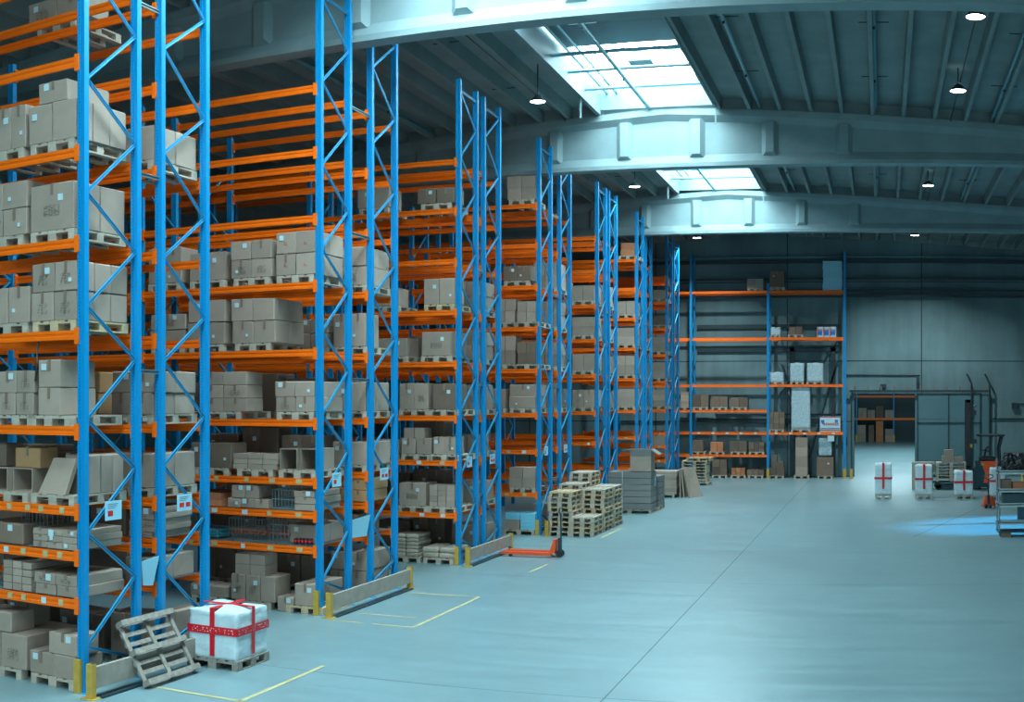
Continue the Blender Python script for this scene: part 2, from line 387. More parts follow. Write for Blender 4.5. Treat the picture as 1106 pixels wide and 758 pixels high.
lamp(-9.4, 43.6, 12.25, 'round white lamp beside the second smaller skylight')
lamp(1.75, 44.6, 12.3, 'round white lamp hanging in the second roof bay')
lamp(1.6, 57.2, 12.2, 'small lamp behind the farthest girder above the doorway', 480)
lamp(-9.2, 57.4, 12.2, 'small lamp behind the farthest girder near the rack ends', 430)
for x, ya, yb in ((2.05, 21.6, 35), (-9.75, 24, 35), (1.9, 35.6, 49)):
    o = MB().path([(x, ya, rz(x)-.04), (x, yb, rz(x)-.04)], .02, 5).build('lamp_cable', 'black')
    tag(o, {2.05: 'black cable along the near roof bay feeding two lamps', -9.75: 'cable beside the near skylight over the racks', 1.9: 'black cable along the second roof bay'}[x], 'cable')

# ------------------------------------------------------------------ racks
LEV = {'T': 9.9, 'S': 8.7, 'R': 7.45, 'Q': 6.2, 'P': 4.93, 'O': 3.6, 'N': 2.49, 'M': 1.86, 'L': 1.2}
ROWY = dict(A=12.46, a=14.29, B=19.44, b=21.69, C=26.8, c=28.59, D=33.57, d=35.81, E=40.78, e=42.54, F=47.6, f=49.42, G=54.43, g=56.25)
FD = 1.22; BAY = 4.15; HT = 11.93; HI = 10.1
ORD = dict(A='first rack', B='second rack', C='third rack', D='fourth rack', E='fifth rack', F='sixth rack', G='seventh rack')
RL = {'A': 'TSRQPONML', 'B': 'TSRQPONML', 'C': 'TSRQPONL', 'D': 'TSRQPONL', 'E': 'TSRQPONL', 'F': 'TSRQPONL', 'G': 'TSRQPONML'}
_pc = {}
def post_mesh(h):
    if h not in _pc:
        m = MB(); w, d = .062, .05
        # omega section: front face with a shallow centre groove, flanges turned back
        sec = [(-w, -d), (-.016, -d), (-.012, -d+.012), (.012, -d+.012), (.016, -d), (w, -d), (w, d), (w-.018, d), (w-.018, -d+.03), (-w+.018, -d+.03), (-w+.018, d), (-w, d)]
        m.prism(sec, 'z', 0, h); _pc[h] = m.mesh('post', 'post')
    return _pc[h]
_bc = {}
def beam_mesh(L, yellow=False):
    L = round(L, 3)
    if L not in _bc:
        m = MB(); h = .065
        sec = [(-.025, -h), (.025, -h), (.025, h), (-.025, h), (-.025, .022), (-.015, .012), (-.015, -.012), (-.025, -.022)]
        m.prism(sec, 'x', 0, L); _bc[L] = m.mesh('beam', 'orange')
    return _bc[L]
conn = MB().box(-.04, .03, -.045, .03, -.13, .10).mesh('beam_connector', 'orange')
foot = MB().box(-.11, .11, -.09, .09, 0, .008).mesh('foot_plate', 'blue')
_br = {}
def brace(root, x, ya, za, yb, zb, m='brace', w=.045):
    key = (round(yb-ya, 2), round(zb-za, 2), m)
    if key not in _br: 
        a = Vector((0, 0, 0)); b = Vector((0, yb-ya, zb-za)); d = (b-a).normalized(); n_ = d.cross(Vector((1, 0, 0)))*w/2; g = MB()
        sec = [(-.5, -1), (.5, -1), (.5, -.55), (-.2, -.55), (-.2, .55), (.5, .55), (.5, 1), (-.5, 1)]
        for e in (a, b): g.v += [tuple(e+Vector((.03*p, 0, 0))+n_*q) for p, q in sec]
        for i in range(8): j = (i+1) % 8; g.f.append((i, j, 8+j, 8+i))
        g.f += [tuple(range(8))[::-1], tuple(range(8, 16))]
        _br[key] = g.mesh('brace', m)
    return ob('brace', _br[key], root, (x, ya, za))
def frame(root, x, y, h, end):
    """one upright frame: two posts, feet and the zigzag of bracing; x, y local to the rack"""
    for yy in (y, y+FD):
        p = ob('post', post_mesh(h), root, (x, yy, 0)); 
        if end: ob('foot_plate', foot, p, (0, 0, 0))
    y0, y1 = y+.05, y+FD-.05
    fl = end and (end == 2)
    n = []
    z = .62; side = 0
    zs = []
    while z < h-.3:
        zs.append((z, side)); z += (.85 if side == 0 else .72); side ^= 1
    pts = [((y0 if (s ^ fl) == 0 else y1), zz) for zz, s in zs]
    # lowest member starts from the foot of the far post
    pts = [((y1 if not fl else y0), .28)] + pts
    if end:
        for (ya, za), (yb, zb) in zip(pts, pts[1:]): brace(root, x+.02, ya, za, yb, zb)
        brace(root, x+.02, y0, .2, y1, .2); brace(root, x+.02, y0, h-.28, y1, h-.28)
    else:
        b = MB()
        for (ya, za), (yb, zb) in zip(pts, pts[1:]): b.bar((x, ya, za), (x, yb, zb), .03, .045, up=(1, 0, 0))
        b.build('frame_bracing', 'brace', root)
def rack(key, two=True):
    Y = ROWY[key]; name = ORD[key]
    n = {'A': 2, 'B': 2, 'C': 3, 'D': 3, 'E': 3, 'F': 2, 'G': 1}[key]
    r = empty('pallet_rack', (X0, Y, 0), {
        'A': 'blue and orange pallet rack nearest the camera behind the leaning pallet',
        'B': 'second tall pallet rack from the camera, beyond the white wrapped load',
        'C': 'third pallet rack from the camera, behind the orange pallet truck',
        'D': 'fourth pallet rack, its end beside the tall stacks of empty pallets',
        'E': 'fifth pallet rack, its end behind the empty pallet stacks',
        'F': 'sixth pallet rack, its end behind the grey stack of flat cartons',
        'G': 'last pallet rack row before the wall rack, farthest of the seven'}[key], 'pallet rack', 'pallet racks standing end-on to the aisle')
    rows = [0.0, ROWY[key.lower()]-Y]
    for ri, yo in enumerate(rows):
        for i in range(n+1):
            if i == n and key in 'G': continue
            frame(r, -i*BAY, yo, HT if i == 0 else HI, (1+ri) if i == 0 else 0)
        for lv in RL[key]:
            z = LEV[lv]
            for i in range(n):
                for yy, fr in ((yo-.03, 1), (yo+FD+.03, 0)):
                    b = ob('beam', beam_mesh(BAY-.12), r, (-(i+1)*BAY+.06, yy, z))
                    if not fr: b.scale = (1, 1, 1)
                    if i == 0:
                        ob('beam_connector', conn, b, (BAY-.12, -.0, 0)); ob('beam_connector', conn, b, (.01, 0, 0))
                    if lv in 'NML' and fr and key in 'ABCDEFG' and i == 0 and ri == 0:
                        q = R.Random if False else None
                        for k in range(5 if key in 'AB' else 3):
                            xx = BAY-.3-k*(.34 if key == 'A' else .62)-R.uniform(0, .16)
                            w = R.choice((.09, .13)); c = R.choice(('label', 'stripe', 'stripe'))
                            MB().box(xx-w, xx, -.031, -.026, -.04, .045).build('shelf_label', c, b)
                if lv in 'ML' and key in 'AB':
                    d = MB()
                    for q in range(0, 14): d.bar((-(i+1)*BAY+.08, yo+.02+q*.09, z+.075), (-i*BAY-.08, yo+.02+q*.09, z+.075), .006, .006)
                    for q in range(0, 41): d.bar((-(i+1)*BAY+.1+q*.098, yo-.01, z+.081), (-(i+1)*BAY+.1+q*.098, yo+FD+.01, z+.081), .006, .006)
                    for q in range(4): d.box(-(i+1)*BAY+.5+q, -(i+1)*BAY+.55+q, yo, yo+FD, z+.03, z+.07)
                    d.build('wire_deck', 'mesh', r)
    ya, yb = FD+.05, rows[1]-.05
    for z in (1.6, 4.45, 7.35, 9.85): brace(r, 0, ya, z, yb, z, 'galv', .06)
    # yellow post guard at the aisle corner
    MB().box(-.08, .03, -.115, -.06, 0, .46).build('post_guard', 'yellow', r)
    return r
racks = {k: rack(k) for k in 'ABCDEFG'}

# load signs: light plates with red squares and small print, strapped to the bracing
def plate(parent, x, y, z, w, h, nred):
    p = MB().box(x, x+.006, y, y+w, z, z+h).build('load_sign', 'sign', parent)
    for k in range(nred):
        yy = y+w*(.16+.42*k); MB().box(x+.006, x+.009, yy, yy+w*.3, z+h*.22, z+h*.5).build('red_square', 'red', p)
    t = MB()
    for k in range(3): t.box(x+.006, x+.008, y+w*.15, y+w*(.6+.1*k), z+h*(.62+.1*k), z+h*(.65+.1*k))
    t.build('printed_text', 'ink', p)
for key, cz in (('A', 2.33), ('B', 2.37), ('C', 2.37), ('D', 2.37)):
    r = racks[key]; o = ROWY[key.lower()]-ROWY[key]
    plate(r, .05, .42, cz, .38, .27, 1); plate(r, .05, o+.37, cz, .40, .25, 2)
    if key in 'AB':
        MB().hexa([(.0, FD+.16, 1.3), (.01, FD+.16, 1.3), (.01, o-.2, 1.27), (.0, o-.2, 1.27), (.03, FD+.08, 1.66), (.04, FD+.08, 1.66), (.04, o-.08, 1.7), (.03, o-.08, 1.7)]).build('hanging_sheet', 'sign', r)

# floor guards: two yellow posts and a plank
for key, lab in (('A', 'low plank guard on yellow posts at the first rack end'), ('B', 'plank guard on yellow posts at the second rack end'),
                 ('C', 'plank guard on yellow posts behind the pallet truck forks'), ('D', 'plank guard on yellow posts beside the empty pallet stacks')):
    y0 = ROWY[key]-.22; y1 = ROWY[key.lower()]+FD+.1
    t = empty('rack_guard', (-9.86, y0, 0), lab, 'guard rail', 'plank guards at the rack ends'); L = y1-y0
    for yy in (0, L): 
        p = MB().prism([(-.05, -.05+yy), (.05, -.05+yy), (.05, .05+yy), (.035, .05+yy), (.035, -.035+yy), (-.035, -.035+yy), (-.035, .05+yy), (-.05, .05+yy)], 'z', 0, .47).build('guard_post', 'yellow', t)
        MB().box(-.12, .1, yy-.09, yy+.09, 0, .01).build('foot_plate', 'yellow', p)
    MB().box(-.03, .03, .05, L-.05, .13, .42).build('plank', 'plank', t)
    MB().box(.07, .12, .1, L-.1, 0, .03).build('floor_rail', 'darkt', t)

# ------------------------------------------------------------------ pallets and cartons
def pallet_pieces(L=1.2, W=.8):
    top = MB(); w5 = [(-.4, .145), (-.1975, .10), (-.0725, .145), (.0975, .10), (.255, .145)]
    for x, w in w5: top.box(x*W/.8, (x+w)*W/.8, 0, L, .122, .144)
    for y in (0, L/2-.072, L-.145): top.box(-W/2, W/2, y, y+.145, .100, .122)
    blocks = [MB().box(x, x+w, y, y+.145, .022, .100) for x, w in ((-W/2, .1), (-.0725, .145), (W/2-.1, .1)) for y in (0, L/2-.072, L-.145)]
    bots = [MB().box(x, x+w, 0, L, 0, .022) for x, w in ((-W/2, .1), (-.0725, .145), (W/2-.1, .1))]
    return top, blocks, bots
_pm = {}
def pallet(loc, label, detailed=False, rot=0, m='wood', group=None, name='pallet', L=1.2, W=.8):
    key = (detailed, m, L, W)
    if key not in _pm:
        top, bl, bo = pallet_pieces(L, W)
        if detailed: _pm[key] = (top.mesh('deck_boards', m), [b.mesh('block', m) for b in bl], [b.mesh('bottom_board', m) for b in bo])
        else:
            a = MB()
            for q in [top]+bl+bo:
                k = len(a.v); a.v += q.v; a.f += [tuple(i+k for i in f) for f in q.f]
            _pm[key] = a.mesh('pallet', m)
    if detailed:
        t = empty(name, loc, label, 'pallet', group, rot)
        d, bl, bo = _pm[key]
        ob('deck_boards', d, t)
        for b in bl: ob('block', b, t)
        for b in bo: ob('bottom_board', b, t)
        return t
    o = ob(name, _pm[key], None, loc, rot); return tag(o, label, 'pallet', group)

_cm = {}
def carton_mesh(w, d, h, m, v):
    key = (round(w, 2), round(d, 2), round(h, 2), m, v)
    if key not in _cm:
        w, d, h = key[:3]
        b = MB().box(-w/2, w/2, 0, d, 0, h); me = b.mesh('carton', m); soft(me, min(.012, h*.06))
        rr = random.Random(hash((key[0]*100, key[1]*100, key[2]*100, v)) if False else int(w*1000+d*77+h*991+v*13))
        for vt in me.vertices:
            k = vt.co
            k.x += rr.uniform(-1, 1)*.006 + (.010*math.sin(PI*k.z/h) if k.x > 0 else -.010*math.sin(PI*k.z/h))*.6
            k.y += rr.uniform(-1, 1)*.006
            if k.z > h*.5: k.z += rr.uniform(-1, .4)*.010
        _cm[key] = me
    return _cm[key]
CART = []    # (pixel size, function args)
def carton(x, y, z, w, d, h, label, group, cat_m='card', lab=0, tape=0, rot=0, mark=0):
    """x = centre, y = front face, z = base"""
    r = math.hypot(x, y); px = (w*h+.35*d*h)*(FPX/r)**2
    CART.append((px, x, y, z, w, d, h, label, group, cat_m, lab, tape, rot, mark))
_sm = {}
def small(name, key, mk, m):
    k = (name, m)+key
    if k not in _sm: _sm[k] = mk().mesh(name, m)
    return _sm[k]
def make_carton(a, i):
    px, x, y, z, w, d, h, label, group, cm, lab, tape, rot, mark = a
    o = ob('carton', carton_mesh(w-.012, d-.01, h-.003, cm, i % 5), None, (x, y, z), rot+((i*37) % 9-4)*.004)
    tag(o, label, 'carton', group)
    if px < 60: return
    W, H = round(w, 1), round(h, 2)
    if tape:
        t = small('packing_tape', (W, H, round(d, 1)), lambda: MB().prism([(-.009, h-.16 if h > .3 else h*.6), (-.003, h-.16 if h > .3 else h*.6), (-.003, h), (d*.9, h), (d*.9, h+.006), (-.009, h+.006)], 'x', -.025, .025), 'tape')
        ob('packing_tape', t, o)
    if lab:
        s = .09 if lab == 1 else .055
        xx = w*(-.22 if i % 2 else .2); zz = h*.62 if lab == 1 else h*.3
        t = small('paper_label', (s,), lambda: MB().box(-s/2, s/2, -.012, -.006, 0, s), 'label')
        l = ob('paper_label', t, o, (xx, 0, min(zz, h-s-.01)))
    if mark:
        def mk():
            mw, mh = min(.3, w*.42), min(.16, h*.4); zc = h*.42
            if mark == 2: mw *= .5; mh *= .7
            return MB().box(-mw/2, mw/2, -.0105, -.006, zc-mh/2, zc+mh/2)
        ob('printed_mark', small('printed_mark', (W, H, mark), mk, 'redprint' if mark == 2 else 'print'), o)

ORDN = ['first', 'second', 'third', 'fourth', 'fifth', 'sixth', 'seventh', 'eighth', 'ninth', 'tenth']
def levname(row, l):
    if l == 'K': return 'floor level'
    s = RL[row.upper()][::-1]; return ORDN[s.index(l)]+' beam level'
def rowname(row): return ORD[row.upper()] + (' rear row' if row.islower() else '')
SEEN = {}
LOADS = [
('A','R',0.02,0.88,0.55,2,1,3,'+'),('A','R',0.95,0.90,0.62,3,1,1,''),('A','Q',0.05,0.82,0.66,1,1,2,'m'),('A','Q',0.93,0.96,0.78,2,2,1,''),
('A','P',0.00,0.84,0.82,2,2,3,'ym'),('A','P',0.90,0.85,0.52,2,1,1,''),('A','O',0.32,0.42,0.79,1,2,1,'s'),('A','O',0.80,0.71,0.64,2,2,1,''),
('A','N',0.05,0.80,0.55,1,1,3,'B'),('A','N',0.92,0.80,0.34,2,1,1,'O'),('A','M',0.00,0.81,0.27,3,3,1,'n'),('A','M',1.00,0.85,0.3,1,1,1,'nd'),
('A','L',0.00,0.79,0.30,2,2,1,'n'),('A','L',0.84,0.56,0.42,3,4,1,'n'),('A','K',0.02,0.86,0.32,2,1,1,'+'),('A','K',0.93,1.02,0.50,2,1,2,'+'),
('a','R',0.03,0.80,0.52,1,1,2,''),('a','O',0.03,0.80,0.66,2,2,2,'W'),('a','O',1.06,0.68,0.66,2,2,1,'b'),('a','N',0.03,0.80,0.52,2,1,2,''),('a','N',1.1,0.9,0.5,2,2,1,'d'),
('a','M',0.55,0.70,0.50,1,1,1,'nd'),('a','M',0.04,0.45,0.46,1,5,1,'n'),('a','L',0.05,0.50,0.36,1,1,2,'n'),('a','K',0.00,0.84,0.62,3,1,2,''),('a','K',1.0,0.91,0.54,2,1,1,'d'),
('B','Q',0.00,0.86,0.83,2,2,2,'r'),('B','Q',0.94,0.92,0.72,2,2,1,''),('B','Q',2.01,0.84,0.56,1,1,1,'r'),('B','Q',3.05,0.83,0.72,2,2,1,''),
('B','P',0.88,0.98,0.87,2,2,2,''),('B','P',2.01,0.88,0.89,1,2,1,''),('B','P',2.96,0.87,0.65,1,2,1,''),
('B','O',0.00,0.86,0.58,2,2,2,''),('B','O',1.50,1.10,0.78,2,3,1,''),('B','O',2.8,0.8,0.6,2,1,1,'d'),
('B','N',0.00,0.78,0.41,2,1,1,'O'),('B','N',0.82,1.00,0.30,3,3,1,''),('B','N',1.86,0.95,0.5,2,1,1,'d'),
('B','M',0.00,0.45,0.38,1,3,1,'n'),('B','M',1.02,0.93,0.18,3,1,1,'n+'),('B','M',2.10,0.80,0.26,2,2,1,'nb'),
('B','L',0.12,0.62,0.36,1,1,2,'n'),
('B','K',0.00,0.45,0.42,1,1,2,'y'),('B','K',0.47,0.36,0.28,1,1,1,'n'),('B','K',0.86,1.00,0.50,3,1,1,'++'),('B','K',1.95,0.88,0.22,2,1,1,''),
('b','Q',0.00,0.78,0.79,1,2,2,'L'),('b','P',0.00,0.76,0.68,2,1,1,''),('b','P',0.9,0.8,0.6,2,2,1,''),('b','O',0.00,0.80,0.60,2,1,2,''),('b','N',0.00,0.80,0.48,2,1,2,''),
('b','M',0.00,0.80,0.48,2,2,1,'nb'),('b','K',0.00,0.84,0.76,2,2,2,''),('b','K',0.99,1.11,0.61,2,1,1,'d'),('b','O',1.0,0.9,0.7,2,1,1,'d'),('b','N',1.0,1.0,0.6,2,1,1,'d'),
('C','S',0.01,1.01,0.38,2,1,1,'d'),('C','S',1.78,0.88,0.51,1,1,1,''),('C','Q',0.01,0.84,0.64,2,1,1,'y'),('C','Q',1.50,0.82,0.46,2,1,1,''),
('C','P',0.13,0.78,0.60,1,1,2,'m'),('C','P',1.29,0.82,0.47,1,1,1,''),('C','O',0.72,0.78,0.66,2,1,1,''),('C','O',0.01,0.62,0.64,1,1,1,'d'),
('C','N',0.01,0.60,0.44,2,1,1,''),('C','N',0.64,0.83,0.40,2,1,1,'+'),('C','N',1.55,0.82,0.35,2,1,1,''),('C','L',0.78,0.73,0.58,1,1,1,''),('C','L',0.01,0.68,0.54,3,4,1,''),
('C','K',0.01,0.89,0.26,2,2,1,'w'),('C','K',0.99,0.70,0.55,2,3,1,'w'),
('c','Q',0.00,0.78,0.74,2,2,2,''),('c','P',0.00,0.78,0.70,2,2,2,''),('c','O',0.00,0.78,0.65,2,1,2,''),('c','N',0.00,0.78,0.45,2,1,1,''),('c','L',0.00,0.78,0.5,1,1,2,''),('c','K',0.00,0.78,0.65,1,1,2,''),
('D','T',0.00,0.92,0.71,2,2,1,''),('D','R',0.18,0.88,0.45,2,1,1,'d'),('D','Q',0.00,0.60,0.63,2,2,1,''),('D','Q',0.66,0.65,0.71,2,2,1,''),('D','P',0.00,0.60,0.68,2,2,1,'d'),
('D','P',0.66,0.68,0.86,2,2,1,''),('D','O',0.00,0.86,0.72,1,2,2,''),('D','O',0.98,0.78,0.60,2,1,1,''),('D','L',0.00,0.86,0.62,2,2,1,''),
('d','R',0.00,0.78,0.80,2,2,2,''),('d','Q',0.00,0.78,0.82,2,2,2,''),('d','P',0.00,0.78,0.76,2,2,2,''),('d','O',0.00,0.78,0.8,2,2,1,''),('d','K',0.00,0.78,0.6,1,1,1,''),
('E','R',0.02,0.83,0.55,2,1,2,''),('E','Q',0.02,0.83,0.66,1,2,2,''),('E','P',0.02,0.83,0.6,2,1,2,''),('E','O',0.02,0.83,0.63,2,1,2,''),
('E','R',0.99,0.84,0.68,2,1,1,''),('E','Q',0.99,0.84,0.59,2,1,1,''),('E','P',0.99,0.84,0.55,2,1,1,''),('E','O',0.99,0.84,0.67,2,1,1,''),
('e','R',0.00,0.78,0.72,1,1,2,''),('e','Q',0.00,0.78,0.58,1,2,1,''),('e','P',0.00,0.78,0.53,1,1,1,''),('e','O',0.00,0.78,0.61,1,1,1,''),
('F','T',0.00,0.60,0.54,1,2,1,'b'),('F','R',0.00,0.76,0.55,2,1,2,''),('F','Q',0.00,0.76,0.69,1,2,2,''),('F','P',0.00,0.76,0.8,2,2,1,''),('F','O',0.00,0.76,0.74,1,2,2,''),
('F','R',0.86,0.72,0.46,1,1,1,''),('F','Q',0.86,0.72,0.62,1,1,1,''),('F','P',0.86,0.72,0.75,1,1,1,''),('F','O',0.86,0.72,0.66,1,1,1,''),
('f','Q',0.00,0.7,0.72,1,1,1,''),('f','P',0.00,0.7,0.75,1,1,1,''),('f','O',0.00,0.7,0.72,1,1,1,''),
('G','S',0.00,0.62,0.42,1,1,1,''),('G','R',0.00,0.62,0.45,1,1,1,'d'),('G','Q',0.00,0.62,0.68,1,2,1,''),('G','P',0.00,0.62,0.75,1,2,1,''),('G','O',0.00,0.62,0.78,1,3,1,''),('G','M',0.00,0.62,0.45,1,1,1,'n'),
('a','T',1.35,1.2,0.4,2,1,1,''),('a','K',2.1,0.95,0.7,2,1,1,'d'),('a','K',3.1,0.9,0.6,1,1,1,'d'),('a','M',1.4,1.0,0.42,1,1,1,'nd'),('a','L',1.3,1.0,0.42,2,1,1,'nd'),('a','N',2.1,0.9,0.6,2,1,1,'d'),('a','L',2.5,1.2,0.4,2,1,1,'nd'),('a','M',2.6,1.1,0.4,2,1,1,'nd'),  # after the first entry: dark cartons added to darken the deep levels
('b','K',2.2,0.95,0.75,2,1,1,'d'),('b','K',3.2,0.9,0.7,2,1,1,'d'),('b','N',2.1,0.9,0.75,2,1,1,'d'),('b','N',3.1,0.9,0.6,1,1,1,'d'),('b','M',1.0,1.1,0.4,2,1,1,'nd'),('b','M',2.3,1.1,0.4,2,1,1,'nd'),('b','L',0.2,1.0,0.4,2,1,1,'nd'),('b','L',1.4,1.0,0.42,2,1,1,'nd'),('b','L',2.7,1.1,0.4,2,1,1,'nd'),  # dark filler cartons, added to darken the rear row
('b','O',2.1,0.8,0.8,1,1,1,'d'),('c','N',1.0,0.9,0.8,2,1,1,'d'),('c','L',1.0,0.9,0.8,2,1,1,'d'),('c','L',2.0,0.9,0.7,2,1,1,'d'),('c','K',1.0,0.9,0.8,2,1,1,'d'),('c','K',2.0,0.9,0.7,2,1,1,'d'),('c','O',1.0,0.9,0.7,2,1,1,'d'),('c','P',1.1,0.9,0.6,2,1,1,'d'),  # more dark cartons added to deepen the shade in the rear rows
]
def pos_words(i, nx, j, nz, k, ny):
    a = [['only'], ['inner', 'aisle-side'], ['inner', 'middle', 'aisle-side'], ['innermost', 'inner-middle', 'aisle-middle', 'aisle-side']][nx-1][i] if nx > 1 else ''
    b = '' if nz == 1 else (['lower', 'upper'] if nz == 2 else ['bottom', 'middle-layer', 'top'] if nz == 3 else ['bottom', 'second-layer', 'third-layer', 'top'] if nz == 4 else ['bottom', 'second-layer', 'third-layer', 'fourth-layer', 'top'])[j]
    c = '' if ny == 1 else (['front', 'rear'] if ny == 2 else ['front', 'mid-depth', 'rear'])[k]
    return ' '.join(q for q in (b, a, c) if q)
loads_by = {}
for (row, l, d, w, h, nx, nz, ny, o) in LOADS:
    loads_by.setdefault((row, l), []).append(d)
DROP = set()   # loads that nothing in view shows
for (row, l, d, w, h, nx, nz, ny, o) in LOADS:
    order = sorted(loads_by[(row, l)]).index(d)
    xr = X0-.07-d; xc = xr-w/2; yf = ROWY[row]-.05; z = 0 if l == 'K' else LEV[l]+.066
    if l in 'ML' and row in 'ABab' and l != 'K': z += .02
    where = '%s pallet from aisle, %s, %s' % (ORDN[order], levname(row, l), rowname(row))
    spot = '%s spot from aisle, %s, %s' % (ORDN[order], levname(row, l), rowname(row))
    near = row in 'ABab'
    if (row, l) == ('B', 'L'): yf += .28
    if 'n' not in o:
        pm = 'woody' if 'y' in o else 'wood'
        pallet((xc, yf+.0, z), '%s wooden pallet under load, %s' % ('yellowish' if 'y' in o else 'greyish', where.replace(' pallet', ' place')), near or row == 'C', 0, pm, 'pallets stored in the racks')
        z += .145
    if 'B' in o or 'O' in o or 'w' in o:
        if 'w' in o:
            for j in range(nz*2 if w < .75 else nz):
                for i in range(nx):
                    hh = h/(nz*2 if w < .75 else nz); ww = w/nx
                    m = MB().box(-ww/2+.01, ww/2-.01, .02, .9, 0, hh); me = m.mesh('sack', 'wood'); soft(me, hh*.3, 2)
                    q = ob('sack', me, None, (xr-w+ww*(i+.5), yf, z+hh*j), R.uniform(-.06, .06))
                    tag(q, 'pale flat sack, %s layer, %s column, %s' % (ORDN[j], ('inner', 'aisle-side')[i], where), 'sack', 'flat sacks on the floor pallets of the third rack')
            continue
        if 'O' in o:
            # open cartons lying on their side with the mouth to the aisle
            for i in range(nx):
                ww = w/nx; t = .012; m = MB()
                x0, x1 = -ww/2+.01, ww/2-.01; dd = .7
                m.box(x0, x1, 0, dd, 0, t).box(x0, x0+t, 0, dd, t, h-t).box(x1-t, x1, 0, dd, t, h-t).box(x0, x1, 0, dd, h-t, h).box(x0+t, x1-t, dd-t, dd, t, h-t)
                q = m.build('open_carton', 'card', None, (xr-w+ww*(i+.5), yf+.02+.1*i, z))
                tag(q, 'open carton on its side, %s one, %s' % (('inner', 'aisle-side')[i], where), 'carton', 'open cartons')
            continue
        if 'B' in o:
            for k in range(3):
                m = MB().hexa([(-.27, 0, 0), (.23, 0, 0), (.23, .02, 0), (-.27, .02, 0), (-.15, .20, .5), (.27, .20, .5), (.27, .22, .5), (-.15, .22, .5)])
                q = m.build('flat_board', 'card', None, (xr-.42, yf+.03+k*.03, z+.002))
                tag(q, 'flat beige board leaning on cartons, %s one, fourth beam level, first rack' % ('front', 'middle', 'back')[k], 'board', 'leaning boards')
            for k in range(3):
                carton(xr-.24, yf+.36+k*.27, z, .46, .26, h, 'tall grey carton behind leaning boards, %s of three, fourth beam level, first rack' % ('front', 'middle', 'last')[k], 'cartons stored in the racks', 'card', k == 0, 0)
            continue
    m = 'cardd' if 'd' in o else 'cardo' if 'b' in o else 'card'
    adj = {'card': 'grey', 'cardd': 'dark brown', 'cardo': 'light brown'}[m]
    dep = (1.16 if row in 'ABCDab' else 1.1)/ny
    if ny == 1: dep = .62 if nx > 1 else .8
    if 'n' in o and ny == 1: dep = 1.05
    rr = random.Random(int(d*100)+ord(row)*7+ord(l))
    for j in range(nz):
        hh = h/nz; ox = rr.uniform(-.015, .015)
        for i in range(nx):
            for k in range(ny):
                if ny > 1 and k and i < nx-1: continue       # hidden behind the front ones
                ww = w/nx
                pw = pos_words(i, nx, j, nz, k, ny)
                lb = 1 if (j == nz-1 and i == (nx-1)//2 and k == 0) else (2 if rr.random() < .35 else 0)
                mk = 0
                if 'm' in o or rr.random() < .2: mk = 1
                if 'r' in o: mk = 2
                carton(xr-w+ww*(i+.5)+ox, yf+.01+k*dep+(0 if ny == 1 else 0), z+hh*j, ww, dep, hh, ('%s carton %s, %s' % (adj, pw, where if 'n' not in o else spot)).replace(' ,', ','),
                       'cartons stored in the racks', m, lb, rr.random() < .7, 0, mk)
    if '+' in o:   # a smaller upper tier
        hs = .3 if row == 'A' and l == 'R' else .3 if row == 'A' else .26 if '++' not in o else .2
        tiers = 2 if '++' in o else 1
        for q in range(tiers):
            for i in range(2 if '++' in o or l in 'MN' else 1):
                ww = w*.34 if (tiers == 2 or l in 'MN') else w*.62
                cxp = xr-w+ww*(i+.5)+(.08 if l != 'R' else w*.2)+(.3*w if (row, l) == ('A', 'K') and order == 0 else 0)
                carton(cxp, yf+.02, z+h+hs*q, ww, .95 if l == 'R' else .5, hs, '%s carton %s on top, %s' % (adj, ' '.join(x for x in (('lower', 'upper')[q] if tiers == 2 else 'resting', ('inner', 'aisle-side')[i] if ww < w*.5 else '') if x), where if 'n' not in o else spot),
                       'cartons stored in the racks', m, 1 if q == tiers-1 else 2, 1)

carton(-11.95, ROWY['A']+.12, LEV['N']+.066+.145+.343, .42, .4, .34, 'brown carton standing on the inner open carton, fourth beam level, first rack', 'cartons stored in the racks', 'cardd', 0, 1)
carton(-11.32, ROWY['A']+.12, LEV['N']+.066+.145+.343, .50, .4, .30, 'brown carton standing on the aisle-side open carton, first rack', 'cartons stored in the racks', 'cardo', 0, 1)
# ---- things in the nearest and second rack that are not cartons
def wire_basket(x, y, z, w, d, h, lab, m='galv'):
    b = MB(); r = .01
    for zz in (0.01, h*.5, h): 
        for a, c in (((x, y), (x+w, y)), ((x+w, y), (x+w, y+d)), ((x+w, y+d), (x, y+d)), ((x, y+d), (x, y))): b.bar((a[0], a[1], z+zz), (c[0], c[1], z+zz), r*1.6, r*1.6)
    n = int(w/.07)
    for i in range(n+1):
        for yy in (y, y+d): b.bar((x+w*i/n, yy, z), (x+w*i/n, yy, z+h), r, r)
    for i in range(1, 7):
        for xx in (x, x+w): b.bar((xx, y+d*i/7, z), (xx, y+d*i/7, z+h), r, r)
        b.bar((x, y+d*i/7, z+.01), (x+w, y+d*i/7, z+.01), r, r)
    o = b.build('wire_basket', m); return tag(o, lab, 'wire basket', 'wire baskets')
YBf = ROWY['B']
wire_basket(-11.25, YBf+.08, 1.86+.09, .5, .8, .36, 'wire basket between cartons, third beam level, second rack', 'mesh')
wire_basket(-12.25, YBf+.1, 1.29, .75, .8, .42, 'wide wire basket in the middle of second beam shelf, second rack')
wire_basket(-11.35, YBf+.15, 1.29, .42, .8, .34, 'narrow wire basket beside a brown carton, lowest shelf, second rack')
wire_basket(-11.55, ROWY['A']+.25, 1.95, .5, .8, .5, 'tall wire basket left of the flat cartons, first rack')
cr = MB()
for k in range(2):
    x = -13.1
o = empty('plastic_crate', (-12.75, YBf+.05, 1.295), 'teal plastic crate on the lowest shelf of the second rack', 'crate')
c = MB().box(-.3, .3, 0, .5, 0, .02)
